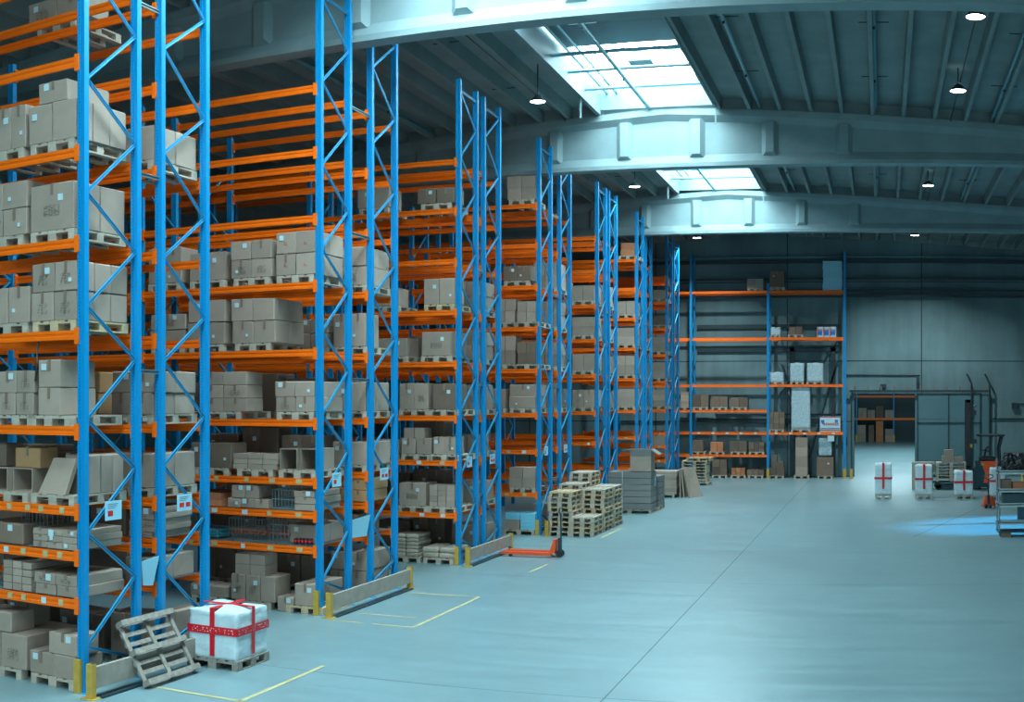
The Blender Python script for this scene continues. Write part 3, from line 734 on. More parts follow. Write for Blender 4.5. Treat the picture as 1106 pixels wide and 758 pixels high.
for zz in (0.0, .07, .14): c.box(-.3, .3, 0, .012, zz, zz+.045).box(-.3, .3, .49, .5, zz, zz+.045).box(-.3, -.288, 0, .5, zz, zz+.045).box(.288, .3, 0, .5, zz, zz+.045)
for i in range(9): c.box(-.3+i*.0725, -.28+i*.0725, 0, .012, 0, .19)
c.build('crate_body', 'teal', o)
for k in range(10):
    i, j = k % 5, k//5
    t = empty('drink_can', (-10.42-.075*i, YBf+.04+.08*j, 1.292), '%s red and black can from the post, %s line, lowest shelf, second rack' % (ORDN[i], ('front', 'back')[j]), 'can', 'red and black cans')
    MB().lathe([(0, 0), (.03, 0), (.033, .01), (.033, .10), (.028, .115), (0, .115)], n=14).build('can_body', 'black', t)
    MB().lathe([(.0336, .05), (.0336, .085)], n=14).build('red_band', 'redtape', t)
# light-blue cartons on the fourth rack's floor pallet
pallet((X0-.07-.55, ROWY['D']-.05, 0), 'greyish wooden pallet under light-blue packs, floor level, fourth rack', False, 0, 'wood', 'pallets stored in the racks', L=1.2, W=1.0)
for k in range(5):
    for i in range(2):
        if i == 0 and k < 3: continue
        o = ob('blue_pack', carton_mesh(.46, .7, .095, 'cyanbox', i), None, (X0-.07-.75+.48*i, ROWY['D']-.03, .145+.1*k + (.0 if i else .16-.0)*0 + (0.17-.0)*0))
        tag(o, 'flat light-blue pack, %s layer up, %s stack, floor level, fourth rack' % (ORDN[k], ('inner', 'aisle-side')[i]), 'pack', 'light-blue packs')
carton(X0-.07-.75, ROWY['D']-.03, .145, .46, .7, .3, 'grey carton under light-blue packs, floor level, fourth rack', 'cartons stored in the racks')
# black strap hanging in the nearest rack
o = MB().path([(-11.0, 12.5, 5.0), (-11.02, 12.45, 4.75), (-10.99, 12.42, 4.55), (-11.04, 12.43, 4.3)], .014, 6).build('hanging_strap', 'black')
tag(o, 'black strap hanging from the beam between cartons, first rack', 'strap')

# ------------------------------------------------------------------ rack against the far wall
YR = 61.0
WL = [9.78, 7.32, 4.86, 2.35]
wr = empty('wall_rack', (0, YR, 0), 'wide blue and orange rack against the far concrete wall', 'pallet rack')
wx = [-14.25, -10.1, -6.0, -1.98]
for i, x in enumerate(wx):
    h = 11.9 if i in (1, 3) else 10.2
    for yy in (0, 1.1):
        p = ob('post', post_mesh(h), wr, (x, yy, 0))
        if i > 1: MB().box(-.07, .07, -.1, -.055, 0, .5).build('post_guard', 'yellow', p)
    b = MB(); z = .3; s = 0
    while z < h-1: b.bar((x, .05 if s else 1.05, z), (x, 1.05 if s else .05, z+.8), .03, .045, up=(1, 0, 0)); z += .8; s ^= 1
    b.build('frame_bracing', 'brace', wr)
for i in range(3):
    for z in WL + ([3.52, 1.17] if i < 2 else []):
        L = wx[i+1]-wx[i]-.12
        for yy in (-.03, 1.13):
            bm_ = ob('beam', beam_mesh(L), wr, (wx[i]+.06, yy, z))
            if z == 2.35 and yy < 0:
                for k in range(5): MB().box(.3+k*.75, .46+k*.75, -.032, -.026, -.04, .04).build('shelf_label', 'label', bm_)
WG = 'loads on the wall rack'
def wload(x0, x1, z, h, nx, nz, label, m='card', pal=1, y=YR-.02, lab=1):
    if pal:
        pallet(((x0+x1)/2, y, z), 'small pallet under %s on the wall rack' % label, False, 0, 'wood', 'pallets on the wall rack', W=.8); z += .145
    for j in range(nz):
        for i in range(nx):
            w = (x1-x0)/nx
            carton(x0+w*(i+.5), y+.01, z+h/nz*j, w, .6, h/nz, ('%s, %s' % (label, pos_words(i, nx, j, nz, 0, 1))).rstrip(', ')+', wall rack', WG, m, lab, 1)
def wp(px): return (px-953)/1260*61.0
B1 = WL[0]+.066; B2 = WL[1]+.066; B3 = WL[2]+.066; B4 = WL[3]+.066; B5 = 3.586; B6 = 1.236
wload(wp(806), wp(824), B1, .5, 2, 1, 'pale cartons on the top beam', 'card')
wload(wp(831), wp(847), B1+.05, .85, 1, 1, 'brown box alone on the top beam', 'cardd', 1)
wload(wp(852), wp(866), B2, .02+.4, 2, 1, 'dark boxes on the second highest beam', 'cardd')
WRAPPAIR = [(wp(860.5), .72, 'clear-wrapped carton block nearer the middle post on the wall rack'), (wp(880), .84, 'clear-wrapped carton block nearer the doorway on the wall rack')]
wload(wp(746), wp(764), B5, .66, 2, 1, 'plain grey carton by the post', 'cardd'); wload(wp(767), wp(785), B5, .58, 2, 1, 'carton with two white sheets', 'cardd'); wload(wp(788), wp(807), B5, .52, 2, 1, 'grey cartons near the gap', 'cardd')
wload(wp(733), wp(742), B5, .8, 1, 5, 'narrow striped cartons behind post')
wload(wp(746), wp(758), B6, .6, 1, 1, 'upright carton above floor pallets', 'cardd'); wload(wp(766), wp(780), B6, .5, 2, 2, 'orange-brown cartons', 'cardo'); wload(wp(787), wp(806), B6, .55, 2, 1, 'wide grey cartons above floor', 'cardd'); wload(wp(808), wp(825), B6, .5, 3, 3, 'little grey cartons beside the middle post', 'cardd')
wload(wp(768), wp(784), 0, .85, 2, 2, 'grey cartons on the floor next to pallet stack', 'cardd'); wload(wp(789), wp(804), 0, .38, 3, 2, 'small light brown cartons on the floor', 'cardo'); wload(wp(806), wp(825), 0, .3, 3, 1, 'low grey cartons on the floor', 'cardd')
wload(wp(829), wp(847), B4, .92, 3, 3, 'grey cartons on the long low beam', 'cardd')
wload(wp(829), wp(847), 0, .42, 2, 1, 'brown cartons on the floor right of the post', 'cardd')
wload(wp(833), wp(846), .565, .3, 1, 1, 'brown carton second tier', 'cardd', 0); wload(wp(833), wp(839), .865, .35, 1, 1, 'small brown carton on top of the floor pile', 'cardd', 0)
wload(wp(859), wp(872), 0, 2.0, 1, 4, 'brown cartons in the tall single column', 'card')
wload(wp(882), wp(900), 0, .95, 1, 1, 'olive box below the mesh chair', 'cardd')
# striped sheets, wrapped tower, small crates with lettering
def wrapped(x, y, z, w, d, h, label, name='wrapped_load', layers=0, m='wrap', seed=1, cat='wrapped load', group=None, pal=True, tape=None, plabel=None):
    if pal:
        pallet((x, y-.02, z), plabel or ('wooden pallet under ' + label), y < 30, 0, 'woodg' if y < 30 else 'wood', 'pallets under wrapped loads', L=d+.04, W=w+.04 if w > .8 else w-.02); z += .145
    rr = random.Random(seed); nx, ny, nzz = 14, 14, 18
    bm = bmesh.new(); bmesh.ops.create_cube(bm, size=1); bmesh.ops.subdivide_edges(bm, edges=bm.edges[:], cuts=15, use_grid_fill=True)
    for v in bm.verts:
        c = v.co.copy(); e = sum(1 for q in c if abs(abs(q)-.5) < .004)
        px, py, pz = c.x*w, c.y*d+d/2, (c.z+.5)*h
        s = math.sin(pz*62+seed+3*c.x)*.004+math.sin(pz*38+seed+3*c.x)*math.sin(pz*13+5*c.y+seed*2)*.012 + math.sin(c.x*17+pz*9+seed)*.006*(1 if pz < h*.98 else 0)
        k = 1+s/max(.3, w)
        if e >= 2: k -= .018
        px *= k; py = (py-d/2)*k+d/2
        if c.z > .49: pz += .03*math.sin(c.x*6+seed)*math.cos(c.y*7+seed)-.02*(abs(c.x*2)**4+abs(c.y*2)**4)
        v.co = (px, py, max(pz, 0))
    me = bpy.data.meshes.new(name); bm.to_mesh(me); bm.free(); me.materials.append(M[m])
    o = ob(name, me, None, (x, y, z)); me.polygons.foreach_set('use_smooth', [True]*len(me.polygons))
    return tag(o, label, cat, group)
wrapped(wp(864.5), YR+.05, B4, .98, .8, 2.35, 'tall clear-wrapped tower of boxes on the wall rack beam', m='clear', seed=3)
for x_, w_, l_ in WRAPPAIR: wrapped(x_, YR+.05, B3, w_, .8, .98, l_, m='clear', seed=int(w_*50))
wrapped(wp(837), YR+.05, B3, .85, .7, .5, 'low clear-wrapped pack beside the middle post of the wall rack', m='clear', seed=4)
o = empty('sheet_stack', (wp(899), YR+.0, B1), 'tall stack of pale blue sheets on the top beam', 'sheet stack')
for k in range(11): ob('sheet_pack', carton_mesh(1.0, .7, .135, 'sign', k % 3), o, (R.uniform(-.02, .02), 0, .14*k))
MB().box(-.5, .5, 0, .7, -.0, .02).build('base_board', 'wood', o, (0, 0, -.0))
wrapped(wp(837), YR+.05, B2, .55, .5, .4, 'small crumpled white bundle on the second highest beam', m='clear', seed=6)
for k in range(3):
    t = empty('printed_box', (wp(885.5+7*k), YR, B2), 'white box with blue and red print, %s of three, second highest beam' % ('inner', 'middle', 'doorway-side')[k], 'box', 'printed white boxes')
    ob('box_body', carton_mesh(.32, .4, .55, 'label', k), t)
    MB().box(-.12, .12, -.014, -.006, .12, .34).build('blue_print', 'bluep', t); MB().box(-.1, .13, -.016, -.006, .37, .42).box(-.14, -.1, -.016, -.006, .05, .5).build('red_print', 'red', t)
t = empty('printed_crate', (wp(896.5), YR, B4), 'wide white crate with blue and red lettering at the wall rack edge', 'box')
MB().box(-.55, .55, 0, .7, 0, .12).build('base_pallet', 'wood', t); MB().box(-.53, .53, .0, .68, .12, .82).build('crate_body', 'label', t)
g = MB()
for i in range(7):     # looping script-like strokes
    x = -.36+i*.12; g.path([(x, -.015, .42), (x+.03, -.015, .5), (x+.07, -.015, .46), (x+.04, -.015, .38), (x+.1, -.015, .41)], .012, 5)
g.build('red_lettering', 'red', t)
g = MB(); g.lathe([(0, 0), (.09, 0)], n=12)
g = MB().box(-.47, -.3, -.012, -.004, .5, .64).box(.25, .42, -.012, -.004, .52, .66).box(-.5, .5, -.012, -.004, .2, .23).box(-.42, -.36, -.012, -.004, .43, .5)
g.build('blue_print', 'bluep', t); MB().box(-.53, .53, -.01, -.003, .78, .82).build('red_edge', 'red', t); MB().box(-.53, .53, -.01, -.003, .12, .15).build('red_edge', 'red', t)
t = empty('mesh_chair', (wp(891), YR+.1, 1.11), 'clear-wrapped chair back standing on the olive box', 'chair')
MB().path([(-.4, 0, .35), (-.38, 0, .12), (-.25, 0, .05), (.25, 0, .05), (.38, 0, .12), (.4, 0, .35)], .025, 8).build('armrest', 'black', t)
me = MB().box(-.34, .34, .1, .2, .08, 1.0).mesh('backrest', 'clear'); soft(me, .04, 2); ob('backrest', me, t)
t = MB().box(wp(894), wp(901), YR-.06, YR-.05, 1.95, 2.24).build('hanging_sheet', 'label'); tag(t, 'white notice hanging under the low beam above the olive box', 'sign')
t = empty('floor_guard', (-1.62, YR-.1, 0), 'short yellow guard post beside the doorway at the wall rack', 'guard post')
MB().box(-.07, .07, -.07, .07, 0, .5).build('guard_post', 'yellow', t); MB().box(-.12, .12, -.1, .1, 0, .012).build('foot_plate', 'yellow', t)

# ------------------------------------------------------------------ doorway, sliding door and the hall beyond
fr = MB().box(DX0-.12, DX0, YW-.12, YW+.3, 0, DZ+.12).box(DX1, DX1+.12, YW-.12, YW+.3, 0, DZ+.12).box(DX0, DX1, YW-.12, YW+.3, DZ, DZ+.12)
dr = struct('door_1', fr, 'doorp'); dr['label'] = 'tall open doorway to the next hall'
sd = empty('door_2', (0, 0, 0), 'teal metal sliding door pushed open on its rail', 'door'); sd['kind'] = 'structure'
MB().box(1.85, 5.2, YW-.32, YW-.22, .05, 4.45).box(1.85, 3.5, YW-.335, YW-.30, 3.1, 3.14).build('door_panel', 'doorp', sd)
f = MB()
for z in (.05, 2.85, 4.4): f.box(1.85, 5.3, YW-.36, YW-.32, z, z+.07)
for x in (1.85, 3.5, 5.2): f.box(x, x+.07, YW-.36, YW-.32, .05, 4.45)
f.build('door_frame', 'darkt', sd)
MB().box(-1.75, 5.75, YW-.4, YW-.3, 4.52, 4.64).build('door_rail', 'darkt', sd)
for k in range(11): MB().box(-1.5+k*.7, -1.42+k*.7, YW-.4, YW-.3, 4.64, 4.84).build('rail_bracket', 'cardd', sd)
MB().box(4.75, 5.7, YW-.28, YW-.2, .05, 4.4).build('side_panel', 'doorp', sd)
for x in (4.75, 5.72): MB().path([(x, YW-.45, 0), (x, YW-.45, 5.0), (x-.25, YW-.45, 5.5)], .05, 8).build('guide_post', 'darkt', sd)
for x, z, w, h, lab in ((.05, 4.75, .3, .2, 'small grey camera box above the doorway'), (1.9, 5.0, .16, .3, 'small white alarm box beside the doorway top'), (7.1, 3.65, .3, .3, 'grey junction box on the wall behind the forklift'), (-1.95, 1.7, .15, .4, 'dark switch box on wall by the wall rack')):
    t = empty('wall_box', (x, YW, z), lab, 'box', 'small boxes on the far wall')
    MB().box(-w/2, w/2, -.2, 0, 0, h).build('box_body', 'label' if 'white' in lab else 'galv' if 'grey' in lab else 'darkt', t)
    MB().box(-w/2-.01, w/2+.01, -.215, -.2, -.01, h+.01).build('box_lid', 'darkt', t)
for (a, b, lab) in (((-2.0, 5.45), (2.0, 5.45), 'thin dark pipe along the wall above the doorway'), ((5.9, 3.1), (15, 3.1), 'long dark pipe along the wall behind the forklift'), ((-9, 3.35), (-2.2, 3.35), 'dark pipe along the wall behind the wall rack')):
    o = MB().path([(a[0], YW-.06, a[1]), (b[0], YW-.06, b[1])], .035, 8).build('wall_pipe', 'darkt'); tag(o, lab, 'pipe', 'pipes on the far wall')
o = MB().path([(7.2, YW-.06, 3.9), (8.4, YW-.06, 3.9), (8.4, YW-.06, 11)], .03, 8).build('wall_conduit', 'darkt'); tag(o, 'conduit bending up from the junction box on the wall', 'conduit')
# steel lattice behind the wall rack
lt = MB()
for (a, b) in (((-3.9, 1), (-2.4, 6.2)), ((-5.4, 6.0), (-3.9, 1.5)), ((-3.6, 5.4), (-2.3, 7.4)), ((-5.5, 4.4), (-4.4, 5.8))): lt.bar((a[0], YW-.1, a[1]), (b[0], YW-.1, b[1]), .08, .08, up=(0, 1, 0))
for z in (7.95, 6.7, 2.9): lt.box(-10, -2.3, YW-.14, YW-.04, z, z+.22)
lt.box(-4.95, -4.7, YW-.14, YW-.04, 0, 7).box(-2.75, -2.5, YW-.14, YW-.04, 0, 7)
struct('trim_3', lt, 'darkt')
# next hall
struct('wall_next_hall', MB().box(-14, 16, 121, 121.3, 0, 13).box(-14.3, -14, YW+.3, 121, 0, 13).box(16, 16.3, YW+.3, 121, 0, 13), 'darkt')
struct('ceiling_next_hall', MB().box(-14.3, 16.3, YW+.3, 121.3, 13, 13.2), 'roofc')
hr = empty('far_hall_rack', (0, 117, 0), 'orange and blue rack seen through the doorway in the next hall', 'pallet rack')
for x in (-6.4, -2.6, 1.15, 4.95):
    for yy in (0, 1.1): 
        p = ob('post', post_mesh(8.0), hr, (x, yy, 0)); MB().box(-.1, .1, -.1, -.055, 0, .7).build('post_guard', 'yellow', p)
for i, x in enumerate((-6.4, -2.6, 1.15)):
    for z in (4.55, 7.5) + ((2.3,) if i < 3 else ()):
        b = ob('beam', beam_mesh(3.65), hr, (x+.06, -.03, z)); b.scale = (1, 1, 1.6)
def wp2(px): return (px-953)/1260*117
def hload(a, b, z, h, nx, nz, label, m):
    for j in range(nz):
        for i in range(nx):
            w = (wp2(b)-wp2(a))/nx
            carton(wp2(a)+w*(i+.5), 117.0, z+h/nz*j, w, .7, h/nz, '%s %s, far hall rack' % (label, pos_words(i, nx, j, nz, 0, 1)), 'cartons in the next hall', m)
hload(927, 936, 2.4, 1.0, 2, 2, 'grey cartons at left of the beam', 'cardg'); hload(937, 945, 2.4, .8, 2, 1, 'grey low cartons', 'cardg'); hload(946, 954, 2.4, 1.2, 1, 2, 'brown cartons', 'cardd'); hload(956, 965, 2.4, .8, 2, 1, 'mixed cartons', 'card')
hload(926, 935, 0, 1.7, 1, 2, 'grey tall cartons on floor', 'cardg'); hload(938, 944, 0, 1.7, 1, 2, 'dark cartons on floor', 'cardd'); hload(946, 954, 0, 2.1, 1, 3, 'orange-brown cartons on floor', 'cardo'); hload(956, 966, 0, 1.3, 1, 2, 'brown wide cartons on floor', 'card')

# ------------------------------------------------------------------ floor things
# leaning weathered pallet: bottom side faces the aisle
lp = empty('pallet', (-9.62, 13.12, .012), 'weathered grey pallet leaning on edge against the first rack end', 'pallet')
lp.rotation_euler = (0, -math.atan2(.50, .80), 0)     # local z runs up the lean, x is the thickness towards the aisle
Lp, Hp = 1.28, .98
for z in (0, Hp/2-.035, Hp-.08): MB().box(.105, .127, 0, Lp, z, z+.08).build('bottom_board', 'woodg', lp)
for z in (0, Hp/2-.035, Hp-.08):
    for y in (0, Lp/2-.04, Lp-.08): MB().box(.044, .105, y, y+.08, z, z+.08).build('block', 'woodg', lp)
for y in (0, Lp/2-.04, Lp-.08): MB().box(.022, .044, y, y+.08, 0, Hp).build('stringer_board', 'woodg', lp)
for z in (.0, .17, .315, .455, .60, .745, .90): MB().box(0, .022, 0, Lp, z, z+.065).build('deck_board', 'woodg', lp)

# white wrapped load with red tape cross
wl = wrapped(-9.52, 14.72, 0, .86, .9, .74, 'large white wrapped load with red tape beside the leaning pallet', seed=1, plabel='weathered pallet under the large white load with red tape')
def tape_cross(parent, w, d, h, tw, xf=.0, yf=.5, zb=.5):
    g = MB(); e = .016
    z0 = h*zb; x = w/2+e; y0 = -e; y1 = d+e
    g.box(-x, x, y0, y0+.004, z0, z0+tw).box(x-.004, x, y0, y1, z0, z0+tw).box(-x, x, y1-.004, y1, z0, z0+tw).box(-x, -x+.004, y0, y1, z0, z0+tw)
    b = g.build('red_tape_band', 'redtape', parent)
    g = MB(); xx = xf*w
    g.box(xx-tw*.35, xx+tw*.35, y0-.002, y0+.002, h*.06, h+.02).box(xx-tw*.35, xx+tw*.35, y0, y1, h+.012, h+.022)
    g.build('red_tape_upright', 'redtape', parent)
    g = MB(); yy = yf*d
    g.box(x-.002, x+.002, yy-tw*.35, yy+tw*.35, h*.06, h+.02).box(-x, x, yy-tw*.35, yy+tw*.35, h+.014, h+.024)
    g.build('red_tape_upright', 'redtape', parent)
    return b
tb = tape_cross(wl, .86, .9, .74, .12, 0, .5, .5)
MB().box(-.42, .42, -.019, -.0165, .385, .475).build('white_print', 'whiteprint', tb)
MB().box(.4465, .449, .02, .88, .385, .475).build('white_print', 'whiteprint', tb)
# far wrapped loads with red crosses
for k, (x, w, h, y, lab) in enumerate(((.04, .7, 1.32, 48.3, 'white wrapped tower with red cross in front of the doorway'), (1.73, .7, 1.25, 48.3, 'white wrapped tower with red cross before the sliding door'),
                         (3.38, .76, 1.0, 48.2, 'shorter white wrapped load with red cross before the forklift'), (4.75, .6, 1.15, 47.6, 'white wrapped load half hidden behind the steel shelf cart'))):
    o = wrapped(x, y, 0, w, .8, h, lab, seed=k+5, group='far white wrapped loads')
    e = .02; tw = .085; g = MB().box(-w/2-e, w/2+e, -e, -e+.004, h*.5, h*.5+tw).box(w/2+e-.004, w/2+e, -e, .8, h*.5, h*.5+tw).box(-w/2-e, -w/2-e+.004, -e, .8, h*.5, h*.5+tw)
    g.build('red_tape_band', 'redtape', o)
    MB().box(-.045, .045, -e-.004, -e, h*.2, h+.01).box(-.045, .045, -e, .8, h+.005, h+.015).build('red_tape_upright', 'redtape', o)

# hand pallet truck
def pallet_truck(x, y, rot, label, s=1.0):
    t = empty('pallet_truck', (x, y, 0), label, 'pallet truck', None, rot); t.scale = (s, s, s)
    for yy in (-.2, .2):
        f = MB().prism([(-.08, .06), (.08, .06), (.08, .13), (-.08, .13)], 'x', -1.35, -.1)
        f.v = [(a, b+yy, c) for a, b, c in f.v]
        f.hexa([(-1.5, yy-.04, .07), (-1.5, yy+.04, .07), (-1.35, yy+.08, .06), (-1.35, yy-.08, .06), (-1.5, yy-.04, .10), (-1.5, yy+.04, .10), (-1.35, yy+.08, .13), (-1.35, yy-.08, .13)])
        fo = f.build('fork', 'machred', t)
        MB().tube((-1.2, yy-.05, .04), (-1.2, yy+.05, .04), .04, 12).build('load_roller', 'rubber', fo)
    MB().hexa([(-.15, -.28, .1), (-.02, -.2, .1), (-.02, .2, .1), (-.15, .28, .1), (-.06, -.16, .46), (0, -.12, .46), (0, .12, .46), (-.06, .16, .46)]).build('chassis', 'machred', t)
    MB().tube((.08, 0, .15), (.08, 0, .5), .05, 12).build('pump', 'darkm', t)
    for yy in (-.09, .09): MB().tube((.08, yy-.035, .09), (.08, yy+.035, .09), .09, 18).build('wheel', 'rubber', t)
    MB().tube((.1, 0, .32), (.1, 0, 1.12), .022, 8).build('tiller', 'darkm', t)
    MB().path([(.1, 0, 1.1), (.1, -.17, 1.16), (.1, -.17, 1.26), (.1, .17, 1.26), (.1, .17, 1.16), (.1, 0, 1.1)], .018, 8).build('handle', 'darkm', t)
    return t
pallet_truck(-8.3, 29.0, 0.02, 'orange hand pallet truck standing near the third rack end')
pallet_truck(4.0, 43.8, -1.79, 'small orange hand pallet truck beside the steel shelf cart')

# stacks of empty pallets by the fourth rack
def stack(x, y, n, rot, words, m='woody', z0=0, L=1.2, W=.72):
    for k in range(n):
        mm = ('wood' if (k*5+int(abs(x)*10)) % 3 else 'woody') if m is None else m
        pallet((x+R.uniform(-.02, .02), y+R.uniform(-.02, .02), z0+.1452*k), 'empty wooden pallet, %s from floor in %s' % (NUM[k], words), False, rot, mm, 'empty pallets piled on the floor', L=L, W=W)
NUM = ['first', 'second', 'third', 'fourth', 'fifth', 'sixth', 'seventh', 'eighth', 'ninth', 'tenth', 'eleventh', 'twelfth', 'thirteenth']
stack(-9.52, 33.55, 9, 0, 'the front stack next to the guard', None)
stack(-8.82, 33.45, 4, 0, 'the low front stack by the aisle', None)
stack(-8.82, 34.8, 9, 0, 'the stack behind the low front stack', None)
stack(-9.56, 34.9, 10, 0, 'the stack behind the front guard stack', None)
stack(-8.82, 36.15, 9, 0, 'the aisle-side stack at the back of the group', None)
stack(-9.6, 36.2, 12, 0, 'the tallest stack at the back of the group', None)
# pile of grey flat carton bundles with an open carton on it
pallet((-9.02, 40.95, 0), 'pallet under the big grey stack of flattened cartons', False, 0, 'wood', None, L=.95, W=1.6)
for k in range(6):
    o = ob('flat_carton_bundle', carton_mesh(1.58, .95, .222, 'cardg', k % 3), None, (-9.02+R.uniform(-.01, .01), 40.93, .146+.225*k))
    tag(o, 'bundle of flat grey cartons, %s from the floor, under the open carton' % NUM[k], 'carton bundle', 'flat grey carton bundles')
    MB().box(-.27, -.25, -.012, -.006, 0, .222).build('strap', 'label', o)
pallet((-8.5, 42.3, 0), 'pallet under the narrow grey carton stack', False, 0, 'wood', None, L=1.1, W=.62)
for k in range(5):
    o = ob('flat_carton_bundle', carton_mesh(.6, 1.1, .222, 'cardg', k % 3), None, (-8.5, 42.3, .146+.225*k))
    tag(o, 'narrow bundle of flat grey cartons, %s up, behind the big grey stack' % NUM[k], 'carton bundle', 'narrow grey carton bundles')
o = MB().box(-8.222, -8.216, 41.55, 41.75, .95, 1.3).build('bundle_note', 'cyanbox'); tag(o, 'light-blue note on the side of the grey carton stack', 'note')
t = empty('open_carton', (-8.62, 41.0, 1.498), 'open grey carton with flaps spread on top of the grey stack', 'carton')
w, h, d = .76, .8, .7; q = .01
MB().box(-w/2, w/2, 0, q, 0, h).box(-w/2, w/2, d-q, d, 0, h).box(-w/2, -w/2+q, q, d-q, 0, h).box(w/2-q, w/2, q, d-q, 0, h).box(-w/2, w/2, 0, d, 0, q).build('carton_body', 'card', t)
MB().hexa([(-w/2-.32, 0, h-.06), (-w/2, 0, h-.01), (-w/2, d, h-.01), (-w/2-.32, d, h-.06), (-w/2-.32, 0, h-.05), (-w/2, 0, h), (-w/2, d, h), (-w/2-.32, d, h-.05)]).build('flap', 'card', t)
MB().hexa([(w/2, 0, h-.01), (w/2+.28, 0, h-.19), (w/2+.28, d, h-.19), (w/2, d, h-.01), (w/2, 0, h), (w/2+.28, 0, h-.18), (w/2+.28, d, h-.18), (w/2, d, h)]).build('flap', 'cardg', t)
MB().box(-w/2, w/2, -.014, -.004, h-.24, h).build('flap', 'cardg', t)
# slabs and leaning boards
pallet((-9.4, 48.0, 0), 'pallet under the stack of beige boards', False, 0, 'wood', None, L=1.2, W=1.5)
for k in range(8):
    o = ob('board_slab', carton_mesh(1.62, 1.2, .118, 'card', k % 4), None, (-9.36+R.uniform(-.02, .02), 48.0, .146+.12*k))
    tag(o, 'beige board pack, %s from the floor, in the stack beside the leaning boards' % NUM[k], 'board pack', 'beige board packs')
for k in range(3):
    x = -8.42+.14*k; y = 48.0+.05*k
    o = MB().hexa([(x, y, 0), (x+.05, y, 0), (x+.05, y+1.3, 0), (x, y+1.3, 0), (x-.0-.08*k-.03, y, 1.2), (x+.05-.08*k-.03, y, 1.2), (x+.05-.08*k-.03, y+1.3, 1.2), (x-.08*k-.03, y+1.3, 1.2)]).build('leaning_board', 'card')
    if k == 2:
        bpy.data.objects.remove(o)
        o = MB().hexa([(-8.0, 48.0, 0), (-7.55, 48.8, 0), (-7.6, 48.83, 0), (-8.05, 48.03, 0), (-8.27, 48.0, 1.2), (-7.95, 48.95, 1.22), (-8.0, 48.98, 1.22), (-8.32, 48.03, 1.2)]).build('leaning_board', 'card')
    tag(o, ('upright beige board touching the board stack', 'middle beige board leaning against the stack', 'outermost beige board leaning out into the aisle')[k], 'board', 'leaning beige boards')
stack(-9.05, 55.6, 7, PI/2*0, 'the far stack before the wall rack', None, z0=.145, L=.9, W=1.22)
pallet((-8.8, 55.3, 0), 'narrow pallet at the bottom of the far pallet stack', False, 0, 'wood', 'empty pallets piled on the floor', L=1.0, W=1.0)
pallet((-8.85, 55.7, .145+.1452*7), 'yellowish pallet on top of the far pallet stack', False, 0, 'woody', 'empty pallets piled on the floor', L=.9, W=1.2)

# reach truck
ft = empty('reach_truck', (4.0, 53.6, 0), 'dark reach truck with red body carrying a stack of pallets', 'forklift')
MB().box(-.18, .04, -.35, -.2, .1, 4.1).box(-.18, .04, .25, .4, .1, 4.1).box(-.17, .03, -.35, .4, 3.98, 4.12).box(-.17, .03, -.35, .4, 1.0, 1.08).box(-.12, -.02, -.1, .1, .1, 4.0).build('mast', 'black', ft)
MB().box(-.02, .13, -.3, -.2, .1, 3.9).box(-.02, .13, .25, .35, .1, 3.9).build('inner_mast', 'darkt', ft)
MB().box(.05, .3, -.38, -.26, 3.4, 3.62).box(.1, .22, -.38, -.26, 3.2, 3.4).tube((.12, -.32, 3.75), (.3, -.32, 3.85), .03).build('camera_bracket', 'black', ft)
MB().box(-.05, .32, -.38, -.26, 2.1, 2.3).box(.0, .12, -.38, -.26, 1.9, 2.1).build('hose_guide', 'black', ft)
MB().box(0, .12, -.4, -.38, 1.92, 2.08).build('yellow_plate', 'yellow', ft)
MB().prism([(.2, .1), (1.65, .1), (1.65, .62), (.95, .95), (.2, .95)], 'y', -.45, .55).build('chassis', 'darkm', ft)
MB().prism([(.48, 1.3), (1.32, 1.3), (1.15, .62), (1.22, .3), (.62, .3), (.7, .72)], 'y', -.5, .5).build('body_cover', 'machred', ft)
MB().box(.3, .7, -.45, .4, .95, 1.3).build('battery_box', 'darkm', ft); MB().box(.5, .66, -.52, -.5, 1.1, 1.22).build('warning_label', 'yellow', ft)
me = MB().box(.45, 1.15, -.35, .35, 1.3, 1.5).mesh('seat', 'black'); soft(me, .05, 2); ob('seat', me, ft)
MB().path([(.7, 0, 1.5), (.78, 0, 1.85), (.9, 0, 1.95)], .05, 8).tube((.6, -.15, 1.8), (.95, -.15, 1.72), .03).build('steering_column', 'black', ft)
for yy in (-.4, .45): MB().path([(1.42, yy, .9), (1.36, yy, 1.9), (1.5, yy, 2.42)], .05, 8).build('guard_pillar', 'darkt', ft)
me = MB().box(.35, 1.6, -.5, .55, 2.42, 2.52).mesh('overhead_guard', 'darkt'); soft(me, .03); ob('overhead_guard', me, ft)
for yy in (-.4, .3): MB().box(-1.7, 0, yy, yy+.12, .3, .36).build('fork', 'darkt', ft)
for yy in (-.55, .45): MB().box(-1.6, .3, yy, yy+.14, .08, .22).build('support_leg', 'darkm', ft)
for x, yy in ((-1.45, -.5), (-1.45, .55), (.9, -.45), (.5, .5)): MB().tube((x, yy-.05, .14), (x, yy+.06, .14), .14, 18).build('wheel', 'rubber', ft)
for k in range(6):
    pallet((3.15, 53.25, .37+.1452*k), 'pallet %s up on the forks of the reach truck' % NUM[k], False, 0, 'wood', 'pallets on the reach truck', L=.85, W=1.35 if k < 6 else 1.3)
t = empty('wooden_stillage', (1.9, 53.2, .0), 'long wooden frame with one post beside the pallets on the truck', 'stillage')
MB().box(-.55, .5, 0, .6, 1.14, 1.25).build('deck', 'wood', t); MB().box(-.55, -.4, 0, .15, 0, 1.14).build('leg', 'wood', t); MB().box(-.35, .5, 0, .6, .72, .8).build('shelf', 'wood', t); MB().box(.3, .45, .4, .55, 0, 1.14).build('leg', 'wood', t)
